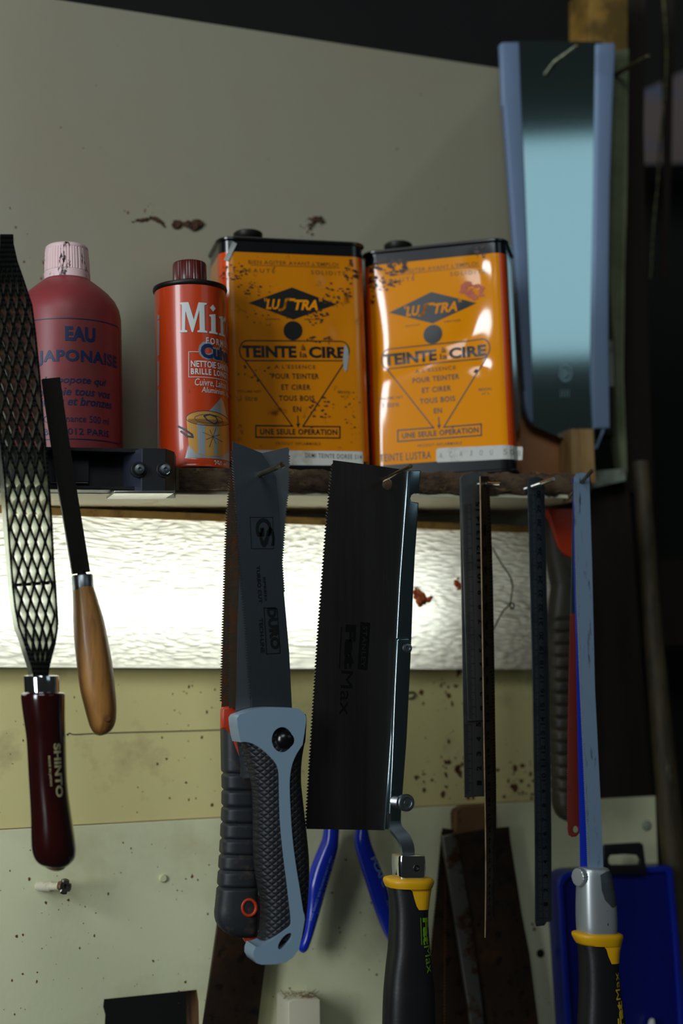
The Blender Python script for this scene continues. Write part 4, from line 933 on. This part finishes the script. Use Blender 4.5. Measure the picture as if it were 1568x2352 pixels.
A = Art(); A.text('STANLEY', px(833,1438), px(828,1532), 11*0.00029, 0.02, space=1.15); A.build('panel_lettering', g('steel_dark'), root, lambda u, v: f15b.p(u, v, 0.00012), 0, 0)
A = Art(); A.text('Fat', px(793,1434), px(789,1536), 26*0.00029, 0.06); A.text('Max', px(784,1540), px(779,1642), 28*0.00029, 0.0); A.stroke([px(784,1440), px(779,1534)], 0.0006)
A.build('etched_lettering', g('etch_black'), root, lambda u, v: f15b.p(u, v, 0), 0, 0)

# ------------------------------------------------------------------ blue pliers
root = thing('wire_cutter', 'blue-handled wire cutters hanging open behind the wide back saw', 'pliers', W(790,2190,28))
PL = [(744,1900,778,1900,28,6),(741,1926,776,1928,28,7),(734,1945,774,1952,28,7.5),(717,1985,763,1998,28,7.5),(705,2025,746,2048,28,7.5),(700,2062,729.5,2108,28,7),(694,2118,717,2146,28,6.5),(687,2160,709.5,2173,28,6),(685,2178,705,2184,28,5),(690,2187,699,2188,28,2.5)]
PLn = [(744,1900,778,1900,28,6),(740,1928,776,1928,28,7),(731,1950,774,1950,28,7.5),(715,1990,763.5,1990,28,7.5),(704.5,2030,751,2030,28,7.5),(702,2070,740,2070,28,7),(698,2108,729,2108,28,7),(692.5,2145,718,2145,28,6.5),(686,2168,710.5,2168,28,6),(685,2179,705,2181,28,5),(690,2187,698,2188,28,2.5)]
loft('left_grip', PLn, g('blue_vinyl'), root, 2.1, 28, 4, 70)
PRn = [(818,1900,842,1900,28,6),(814,1926,848,1926,28,7),(816,1945,854,1945,28,7.5),(822,1968,863,1968,28,7.5),(835,2010,879,2010,28,7.5),(850,2058,893,2058,28,7),(865,2103,904,2103,28,7),(880,2140,914,2140,28,6.5),(896,2168,922,2168,28,6),(906,2184,922,2184,28,4)]
loft('right_grip', PRn, g('blue_vinyl'), root, 2.1, 28, 4, 70)
loft('jaws', [(752,1910,772,1910,28,3),(768,1870,806,1870,28,4),(776,1845,822,1845,28,4.5),(784,1800,812,1800,28,3.5)], g('steel_dark'), root, 2.6, 20, 3)
loft('pivot_arm', [(822,1912,840,1912,28,3),(790,1868,828,1868,28,3.6),(778,1845,820,1845,28,3.2)], g('steel_dark'), root, 2.6, 20, 3)
rP = [(r[1], r[0], r[2], r[5]) for r in PRn]; fp = loft_front(rP, 28, 2.1)
pxart([('PCAFC', (843,1969), (872,2036), 13, 0.03), ('MODEL 170', (886,2058), (900,2100), 6, 0.0), ('PLATO', (880,2068), (892,2096), 6, 0.0)], 'right_lettering', g('pale_print'), root, fp, 5)
rL = [(r[1], r[0], r[2], r[5]) for r in PLn]; fl_ = loft_front(rL, 28, 2.1)
pxart([('MAX 1.0 MM (18AWG) DIA. COPPER WIRE', (749,1963), (702,2110), 6.5, 0.0), ('USE SAFETY GLASSES', (758,1972), (722,2096), 6, 0.0)], 'left_lettering', g('pale_print'), root, fl_, 5)

# ------------------------------------------------------------------ steel rulers
def ruler_art(f, left0, left1, right0, right1, nums, ysp, y_top, mat, parent, numx, bold=0.02, tick_r=False, size=10):
    A = Art(); px = f.px
    def ex(y): s = (y-left0[1])/(left1[1]-left0[1]); return left0[0]+(left1[0]-left0[0])*s
    def er(y): s = (y-right0[1])/(right1[1]-right0[1]); return right0[0]+(right1[0]-right0[0])*s
    for n, y in nums:
        x = ex(y)+numx; A.text(str(n), px(x+size*.5, y+size*0.42*len(str(n))), px(x+size*.5, y-size*0.42*len(str(n))), size*0.00029, bold)
    y = y_top; i = 0; ye = min(left1[1], right1[1])-4
    while y < ye:
        ln = 16 if i % 10 == 0 else (12 if i % 5 == 0 else 8)
        A.stroke([px(ex(y)+1.5, y), px(ex(y)+1.5+ln, y)], 0.00028)
        if tick_r: A.stroke([px(er(y)-1.5-ln, y), px(er(y)-1.5, y)], 0.00028)
        y += ysp; i += 1
    A.stroke([px(ex(y_top)+18, y_top), px(ex(ye)+18, ye)], 0.00022)
    A.build('graduations', g('etch_black'), parent, lambda u, v: f.p(u, v, 0.0001), 0, 0)
root = thing('steel_ruler', 'short steel ruler numbered one to fifteen, front of the pair on the screw', 'ruler', W(1095,1655,123), 'steel rulers hung from the shelf edge')
plate('ruler_plate', [(1057,1098),(1066,1091),(1086,1086),(1108,1091),(1118,1100),(1121,1300),(1122,1654),(1075,1656),(1066,1380)], 124, 0.9, g('steel_ruler'), root, 0.2)
ruler_art(wf(124), (1062,1104), (1075,1655), (1114,1104), (1118,1655), [(n, 1163+(15-n)*33.1) for n in range(1, 16)], 3.31, 1160, None, root, 33, 0.04, size=13)
root = thing('steel_ruler', 'longer steel ruler showing below the short one, rear of the pair', 'ruler', W(1090,1831,121), 'steel rulers hung from the shelf edge')
plate('ruler_plate', [(1055.5,1097),(1066,1088),(1087,1085),(1106,1090),(1112,1100),(1114,1829),(1067,1831.5)], 121.8, 0.9, g('steel_ruler'), root, 0.15)
ruler_art(wf(121.8), (1056,1097), (1067,1831), (1110,1097), (1114,1829), [(n, 1664+(5-n)*33.6) for n in range(1, 6)], 3.36, 1664, None, root, 33, 0.04, size=13)
root = thing('steel_ruler', 'long brown-stained ruler turned edge-on, in front of the pair of rulers', 'ruler', W(1120,2150,135), 'steel rulers hung from the shelf edge')
eL = crom([(1101.7,1094),(1105,1300),(1108,1500),(1111,1700),(1114,1880),(1115,2000),(1114.5,2080),(1113.5,2154)], 5); eR = crom([(1121,1094),(1129,1290),(1133,1490),(1136,1690),(1138,1860),(1136.5,1980),(1135,2060),(1133.5,2122)], 5)
pa = [W(*p, 141) for p in eL]; pb = [W(*p, 126.5) for p in eR]
ribbon_mb(pa, pb, 0.0009).build('ruler_plate', g('steel_ruler_brown'), root, 20)
A = Art()
for i in range(160):
    s = 0.06+0.9*i/160; ln = 0.45 if i % 10 == 0 else 0.28
    A.stroke([(1.0-ln, s), (0.97, s)], 0.0014)
for n in range(1, 29): A.text(str(n), (0.42, 0.93-0.03*n), (0.42, 0.945-0.03*n), 0.22, 0.02)
def rmap(u, v):
    v = 1-v; k = v*(len(pa)-1); i = min(len(pa)-2, int(k)); q = k-i; a = pa[i].lerp(pa[i+1], q); b = pb[i].lerp(pb[i+1], q); nn = (b-a).cross(pa[i+1]-pa[i]).normalized()
    if nn.y > 0: nn = -nn
    return a.lerp(b, u)+nn*0.0006
A.build('graduations', g('etch_black'), root, rmap, 0, 0)
root = thing('steel_ruler', 'single narrow dark steel ruler hanging alone on the second screw', 'ruler', W(1245,2125,124), 'steel rulers hung from the shelf edge')
plate('ruler_plate', [(1211,1104),(1218,1098),(1232,1095),(1244,1098),(1250,1104),(1255,1340),(1261,1585),(1266,1900),(1267,2117),(1255,2118),(1250,2126),(1232,2128),(1229,2118),(1228.5,1900),(1224,1585)], 125, 0.9, g('steel_ruler_dark'), root, 0.15)
ruler_art(wf(125), (1211,1104), (1229,2121), (1250,1104), (1268,2117), [(n, 1137+(30-n)*32.4) for n in range(1, 31)], 3.24, 1137, None, root, 24, 0.02, True, size=11)

# ------------------------------------------------------------------ silver saw blade with clamp handle and the two painted blades
root = thing('hacksaw', 'narrow silver-blue saw blade clamped in a silver holder with yellow-black handle', 'saw', W(1375,2430,138))
plate('blade', [(1319,1096),(1324,1088),(1336,1085),(1348,1088),(1353,1096),(1359,1289),(1366,1585),(1379,1844),(1386,2010),(1351,2010)]+teeth((1351,1994),(1347.8,1900),4.5,2)+teeth((1347.8,1900),(1335,1622),4.5,2)+teeth((1335,1622),(1325.6,1400),4.5,2)+teeth((1325.6,1400),(1318.5,1110),4.5,2), 137, 1.0, g('blade_paint'), root, 0, [ell(1336,1107,5,5,14)])
f = wf(137.15); A = Art()
tp = []
for a, b in (((1351,1994),(1347.8,1900)), ((1347.8,1900),(1335,1622)), ((1335,1622),(1325.6,1400)), ((1325.6,1400),(1318.5,1110))):
    n = int(math.hypot(b[0]-a[0], b[1]-a[1])/4.5)
    for i in range(n):
        x = a[0]+(b[0]-a[0])*i/n; y = a[1]+(b[1]-a[1])*i/n; A.poly([f.px(x-0.5,y), f.px(x+2.2,y-0.4), f.px(x+2.0,y-2.6), f.px(x-1.2,y-2.0)])
A.build('tooth_line', g('teeth_pale'), root, lambda u, v: f.p(u, v, 0), 0, 0)
cl_ = [(1992,1336,1388,7),(1996,1333,1393,9),(2022,1330.5,1400,10.5),(2060,1329.5,1405.5,11.5),(2099,1329.5,1408.5,12),(2136,1331,1408.5,12),(2146,1334,1406,11)]
loft('blade_clamp', sec_lr(cl_, 138, 11), g('cast_silver'), root, 3.0, 40, 3, 55)
fc = loft_front([(r[0], r[1], r[2], r[3]+0.2) for r in cl_], 138, 3.0)
surf_poly([(1362,2006),(1377,1998),(1392,1998),(1400,2008),(1404,2030),(1406,2074),(1386,2079),(1370,2062),(1363,2040)], fc, 'clamp_facet', g('cast_facet'), root, 4)
b0 = W(1338,2014,140); lathe_mb(b0, (-1,-0.25,0), [(0.0015,0),(0.0058,0.0005),(0.0064,0.0012),(0.0064,0.0046),(0.0058,0.0052),(0.001,0.0053)], 40, ribs=lambda a, h: 1-0.05*(int(a*20/6.2832*2) % 2)).build('thumb_screw', g('cast_silver'), root, 25)
lathe_mb(W(1394,2122,147.5), (0.35,-1,0), [(0.0024,0),(0.0024,0.0016),(0.0018,0.0022),(0.0010,0.0023),(0.0008,0.0012)], 20).build('clamp_screw', g('steel'), root, 40)
HH = [(2166,1331,1419,11),(2185,1334,1414,11.5),(2210,1336,1412,12),(2250,1337,1414,12.4),(2290,1336.5,1419,12.6),(2352,1333.6,1428,13),(2430,1331,1434,13)]
loft('handle', sec_lr(HH, 138, 12), g('black_plastic'), root, 3.0, 40, 3, 60)
loft('collar', sec_lr([(2140,1332,1410,11),(2142,1322,1419,13),(2147,1319,1423,14),(2158,1323,1421,13.5),(2168,1329,1419.5,12.5)], 138, 13), g('yellow_plastic'), root, 2.6, 40, 2, 60)
hh = loft_front([(r[0], r[1], r[2], r[3]+0.25) for r in HH], 138, 3.0)
surf_poly([(1338,2166),(1366,2166),(1373,2174),(1377,2190),(1384,2207),(1409,2207),(1412,2190),(1416,2166)], hh, 'collar_tongue', g('yellow_plastic'), root, 4)
pxart([('Fat', (1413,2352), (1410,2291), 16, 0.05), ('Max', (1406,2288), (1402,2226), 12, 0.0)], 'lettering', g('yellow_print'), root, hh, 5)
root = thing('blue_saw_blade', 'blue hacksaw blade showing just behind the silver saw blade', 'saw blade', W(1340,2010,133))
plate('blue_blade_plate', [(1316,1100),(1340,1098),(1356,1990),(1352,2012),(1333,2012)]+teeth((1332,1990),(1329,1800),5,-1.5)+[(1324,1500),(1319,1320)], 133.5, 0.8, g('blue_blade'), root, 0)
root = thing('red_saw_blade', 'rust-red hacksaw blade with a hole in its lower end', 'saw blade', W(1318,1922,129))
plate('blade_body', [(1311,1409),(1325,1409),(1330,1677),(1332,1899),(1331,1912),(1324,1921),(1314,1923),(1306,1918),(1303.5,1905),(1304,1899)]+teeth((1304,1890),(1305,1677),5,2)+teeth((1305,1677),(1310.5,1412),5,2), 130, 0.8, g('red_blade'), root, 0.1, [ell(1321.5,1905,6,8,18)])
plate('dark_end', [(1316,1100),(1334,1100),(1326,1408.5),(1310.5,1408.5),(1313,1286)], 130, 0.8, g('teal_dark'), root, 0.1)
# folding saw handle hanging under the right end of the shelf
root = thing('pruning_saw', 'black ribbed saw handle with an orange top, behind the rulers and blades', 'saw', W(1295,1885,62))
def pl_(y): return interp([(1166,1246),(1240,1249),(1345,1268),(1430,1259),(1500,1262),(1700,1266),(1820,1271),(1862,1274)], y)
rows = [(1172,1246,1328,7)]; y = 1176
gr2 = [1424+28*i for i in range(15)]
while y < 1850:
    gd = max([math.exp(-((y-q)/3.5)**2) for q in gr2]); rows.append((y, pl_(y)+1.0*gd, interp([(1160,1330),(1290,1340),(1420,1336),(1860,1330)], y), 10-1.6*gd)); y += 3.5
rows += [(1858,1275,1330,9),(1870,1280,1330,8.5),(1879,1288,1330,8),(1886,1300,1329,6)]
loft('handle', sec_lr(rows, 62, 10), g('rubber_brown'), root, 3.0, 32, 1, 45)
plate('orange_cap', crom([(1256,1168),(1266,1195),(1276,1235),(1286,1260),(1300,1275),(1318,1282),(1340,1284)], 3)+[(1344,1168)], 73.4, 8, g('plastic_orange'), root, 1.0)

# ------------------------------------------------------------------ lower right: old saws, block, blue box
root = thing('rusted_back_saw', 'old rusty back saw with a worn bright spine, at the lower centre right', 'saw', W(1130,2430,24))
plate('blade', [(1046,1916),(1110,1905),(1169,1899),(1172,1930),(1179,1975),(1198,2099),(1216,2192),(1236,2352),(1246,2430),(1096,2430)], 24, 1.2, g('old_saw'), root, 0.1)
plate('spine', [(1015.6,1921),(1046,1914),(1051,1918),(1062,1990),(1086,2140),(1107,2300),(1120,2430),(1091,2430),(1074,2300),(1040,2080)], 27, 5, g('saw_spine_worn'), root, 0.8)
root = thing('toothed_saw', 'dark fine-toothed saw blade tucked behind the old back saw', 'saw', W(1010,2430,15))
plate('toothed_blade', [(1016,1902),(1060,1908),(1120,2430),(968,2430)]+teeth((969,2420),(985.6,2230),7,2.5)+teeth((985.6,2230),(1002.5,2061),7,2.5)+teeth((1002.5,2061),(1015.6,1910),7,2.5), 16, 1.0, g('old_saw'), root, 0.1)
f = wf(16.2); A = Art()
for i in range(66): y = 1916+i*7.4; x = 1023-i*0.04*1.2; A.poly([f.px(*p) for p in ell(x, y, 1.6, 2.0, 6)])
A.build('tooth_dots', g('rust_stain'), root, lambda u, v: f.p(u, v, 0), 0, 0)
o = plate('wooden_block', [(1046,1870),(1050,1860),(1062,1853),(1085,1850),(1140,1849),(1142,1920),(1048,1920)], 22, 11, g('raw_board'), None, 1.0); tag(o, 'small brown wooden block above the old rusty saws', 'block')
root = thing('blue_case', 'flat blue plastic case with a black hang tab at the lower right', 'case', W(1440,2440,22))
bx = [(1282,2034),(1284,2022),(1291,2010),(1303,2003),(1317,2000),(1430,1994),(1538,1989),(1545,1996),(1560,2160),(1568,2270),(1580,2440),(1308,2440),(1296,2260)]
plate('shell', bx, 30, 22, g('box_blue'), root, 2.2, bres=4)
rimo = bx; rimi = [(1294,2040),(1297,2028),(1308,2016),(1322,2013),(1430,2007),(1530,2003),(1534,2010),(1548,2160),(1556,2270),(1566,2440),(1320,2440),(1307,2260)]
plate('raised_rim', rimo, 33, 4, g('box_blue_edge'), root, 0.8, [rimi])
plate('hang_tab', [(1384,2010),(1386,1945),(1390,1940),(1470,1935),(1477,1940),(1484,1995),(1484,2008)], 36, 3, g('black_plastic'), root, 0.6, [[(1397,1972),(1402,1964),(1436,1962),(1464,1964),(1470,1974),(1466,1986),(1403,1987),(1398,1982)]])
o = plate('white_clip', [(1494,2356),(1497,2344),(1502,2341),(1504,2352),(1506,2400),(1494,2400)], 38, 4.5, g('paper_white'), None, 0.4); tag(o, 'tiny white tag tip on the blue case at the bottom', 'tag')

# ------------------------------------------------------------------ wood block, screws, holes and small marks on the wall
root = thing('wooden_peg', 'whitish square wooden peg at the bottom between the dark strip and back saw', 'peg', W(695,2440,20))
plate('peg', [(662,2301),(672,2296),(735,2297),(737,2440),(662,2440)], 40, 32, g('cream_paint'), root, 0.8)
rnd = random.Random(4); mb = MB()
for i in range(46):
    x = 645+rnd.random()*75; y = 2288+rnd.uniform(-8, 6); a = W(x, y, 24+rnd.random()*12); d = Vector((rnd.uniform(-.006,.006), rnd.uniform(-.003,.003), rnd.uniform(-.002,.003)))
    tube_mb([a, a+d*.5+Vector((0,0,rnd.uniform(-.001,.001))), a+d], 0.00018, 4, mb)
mb.build('dust_fluff', g('fuzz'), root, 0)
root = thing('wood_screw', 'lone wood screw sticking out of the wall below the red-handled rasp', 'screw', W(95,2036,8))
a = W(88,2036,8); b = W(150,2036,44); ax = b-a; L = ax.length; ax.normalize()
pf = [(0.0030,0)]
for i in range(12): pf += [(0.0025, L*.05+i*L*.035), (0.0035, L*.05+(i+.5)*L*.035)]
pf += [(0.0026,L*.5),(0.0026,L*.84),(0.0030,L*.88)]
lathe_mb(a, ax, pf, 16).build('shank', g('cream_paint'), root, 30)
lathe_mb(a+ax*L*.86, ax, [(0.0030,0),(0.0052,0.0030),(0.0054,0.0044),(0.0040,0.0056),(0.0016,0.0056),(0.0012,0.0036)], 24, ribs=lambda q, h: 1-0.22*(abs(math.sin(2*q+.4)) > 0.96)).build('head', g('saw_spine_worn'), root, 30)
def lump(label, name, cat, pts, t, r, mat, n=40, seed=1, group=None):
    """a crumbly lump hugging the wall: many small joined blobs along a pixel path"""
    rnd = random.Random(seed); bm = bmesh.new(); P_ = crom(pts, 6); k = len(P_)
    for i in range(n):
        p = P_[rnd.randrange(k)]; rr = p[2]*0.0003*rnd.uniform(.35, .8); q = p[2]*0.62
        c = W(p[0]+rnd.uniform(-q, q), p[1]+rnd.uniform(-q, q)*.8, t+rr*600)
        m = Matrix.Translation(c) @ Matrix.Diagonal((rr*rnd.uniform(.7,1.5), rr*.7, rr*rnd.uniform(.7,1.2), 1))
        bmesh.ops.create_icosphere(bm, subdivisions=2, radius=1.0, matrix=m)
    mb = MB(); bm.verts.index_update(); mb.add([v.co.copy() for v in bm.verts], [tuple(v.index for v in f.verts) for f in bm.faces]); bm.free()
    o = mb.build(name, mat, None, 60); tag(o, label, cat, group); return o
lump('thin brown twig-like streak of dried mud on the upper wall', 'mud_streak', 'mud streak', [(303,509,2.5),(325,505,4.5),(352,501,5),(366,509,4.5),(378,520,2.5)], 0.3, 1, g('debris'), 90, 1)
lump('small brown mud lump, left one beside the bigger lump', 'mud_lump', 'mud lump', [(400,516,6),(408,512,9),(405,520,8)], 0.3, 1, g('debris'), 34, 2)
lump('larger pale-topped mud lump on the wall above the small can', 'mud_lump', 'mud lump', [(428,514,7),(442,517,11),(455,514,10),(441,527,5)], 0.3, 1, g('debris'), 60, 3)
lump('dark crumb cluster on the wall above the left tin', 'mud_lump', 'mud lump', [(709,502,3),(724,503,8),(737,505,8),(712,519,5),(716,540,3)], 0.3, 1, g('debris'), 44, 4)
lump('ragged orange-brown dry leaf scrap stuck on the lamp cover', 'leaf_scrap', 'leaf scrap', [(955,1352,5),(960,1368,13),(972,1378,13),(984,1374,7),(992,1371,3),(966,1388,7)], 57, 1, g('dry_orange'), 70, 5)
lump('small orange dry scrap on the lamp cover left of the rulers', 'leaf_scrap', 'leaf scrap', [(1052,1328,4),(1049,1342,8),(1056,1350,6),(1047,1356,2)], 57.5, 1, g('dry_orange'), 34, 6)
rt = tube_mb([W(1131,1258,54), W(1150,1292,57.5), W(1170,1322,60), W(1177,1345,60), W(1174,1372,59), W(1170,1388,58), W(1155,1404,56), W(1144,1424,54), W(1133,1446,51)], 0.0006, 6, k=5)
tube_mb([W(1170,1388,58.5), W(1178,1385,59), W(1180,1394,58.5), W(1174,1398,58), W(1172,1390,58.5)], 0.0006, 6, rt, k=4)
o = rt.build('green_thread', g('thread_green'), None, 60); tag(o, 'thin green thread knotted across the right part of the lamp cover', 'thread')
o = tube_mb([W(153,1688,1.2), W(160,1684,1.2), W(170,1687,1.2), W(210,1685,1.2), W(300,1682,1.2), W(420,1679,1.2), W(515,1676,1.2)], lambda s: 0.0008 if s < 0.06 else 0.0004, 6, k=5).build('pencil_line', g('crack_dark'), bpy.data.objects['wall_middle'], 0)
def disc(label, name, cat, x, y, rx, ry, t, mat, dome=0.0008, dark=None):
    c = W(x, y, t); rr = rx*0.00031
    o = lathe_mb(c, (0,-1,0), [(rr*1.05,0),(rr,dome*.6),(rr*.8,dome),(rr*.3,dome)], 20).build(name, mat, None, 50); tag(o, label, cat); return o
def hole(x, y, rx, ry, t, parent, mat):
    f = wf(t); A = Art(); A.poly([f.px(*p) for p in ell(x, y, rx, ry, 20)]); return A.build('drill_hole', mat, parent, lambda u, v: f.p(u, v, 0.0), 0, 0)
hole(1241,2190,9,10,8.2, bpy.data.objects['wall_lower'], g('rear_dark')); hole(1524,1942,11,21,8.2, bpy.data.objects['wall_lower'], g('rear_dark'))
disc('pale round screw cover on the wall above the blue case', 'round_cover', 'cover', 1484,1896,13,13,8, g('plaster'), 0.0016)
o = tube_mb([W(936,1592,1.2), W(948,1590,2), W(953,1596,2.4), W(946,1604,2), W(937,1604,1.2)], 0.0007, 8, k=4).build('wall_hook', g('steel_dark'), None, 60); tag(o, 'tiny dark wire hook in the wall right of the back saw arm', 'hook')
disc('small worn plug in the lower wall left of the folding saw', 'wall_plug', 'plug', 374,2017,9,9,8, g('paint_lower'), 0.0022)
# specks, stains and rust runs on the wall boards
def specks(parent, t, regs, name, mat, seed, yl=None):
    rnd = random.Random(seed); f = wf(t); A = Art()
    for (x0, y0, x1, y1, n, r0, r1) in regs:
        for _ in range(n):
            x = rnd.uniform(x0, x1); y = rnd.uniform(y0, y1); r = r0+(r1-r0)*rnd.random()**2.2; m = 7; ph = rnd.random()*6; st = rnd.uniform(.7, 1.8)
            A.poly([f.px(x+r*rnd.uniform(.5,1.2)*math.cos(6.283*i/m+ph), y+st*r*rnd.uniform(.5,1.2)*math.sin(6.283*i/m+ph)) for i in range(m)])
    A.build(name, mat, parent, lambda u, v: f.p(u, v, 0), 0, 0)
specks(bpy.data.objects['wall_middle'], 1.15, [(950,1560,1310,1830,90,1,6),(955,1740,1260,1835,110,1,7),(380,1560,500,1860,26,1,4),(0,1560,480,1870,30,1,3),(1010,1540,1060,1600,12,2,7)], 'rust_speck', g('rust_stain'), 2)
specks(bpy.data.objects['wall_lower'], 8.15, [(0,1930,490,2340,90,0.8,3.5),(610,1950,900,2340,40,0.8,3.5),(1170,2100,1290,2340,16,1,4)], 'dirt_speck', g('rust_stain'), 3)
specks(bpy.data.objects['wall_back'], 0.15, [(0,60,1140,500,18,0.8,2.5),(20,520,110,640,8,1,4),(270,470,380,490,9,1,3),(690,500,740,550,12,1,3),(600,560,1100,600,3,1,3)], 'dirt_speck', g('rust_stain'), 4)

# ------------------------------------------------------------------ prints, pins and small fittings belong to the part they sit on
SUB = {'lettering':'handle','lettering_rule':'handle','collar_tongue':'collar','etched_marking':'blade','etched_lettering':'blade','name_panel':'blade','panel_lettering':'blade','tooth_line':'blade',
 'rivet':'arm','ferrule_pin':'ferrule','thumb_screw':'blade_clamp','clamp_screw':'blade_clamp','clamp_facet':'blade_clamp','graduations':'ruler_plate','hanging_hole':'handle','cap_top':'cap',
 'tamper_ring':'cap','orange_ring':'handle','lock_button':'grip_frame','label_print':'paper_label','emblem_lettering':'printing','maker_mark':'blade','end_button':'handle','screw':'end_clip',
 'screw_cup':'end_clip','raised_rim':'shell','tooth_dots':'toothed_blade','pot_shine':'pot_picture','picture_lines':'pot_picture','right_lettering':'right_grip','left_lettering':'left_grip','dust_fluff':'peg'}
for r in [o for o in C.objects if o.parent is None and o.type == 'EMPTY']:
    kids = {k.name.split('.')[0]: k for k in r.children}
    for k in list(r.children):
        tgt = SUB.get(k.name.split('.')[0])
        if tgt in kids: k.parent = kids[tgt]
for o in C.objects:
    if o.name.split('.')[0] in ('right_lettering', 'left_lettering'): o.name = 'grip_lettering'
    if o.name.split('.')[0] in ('right_grip', 'left_grip'): o.name = 'grip'
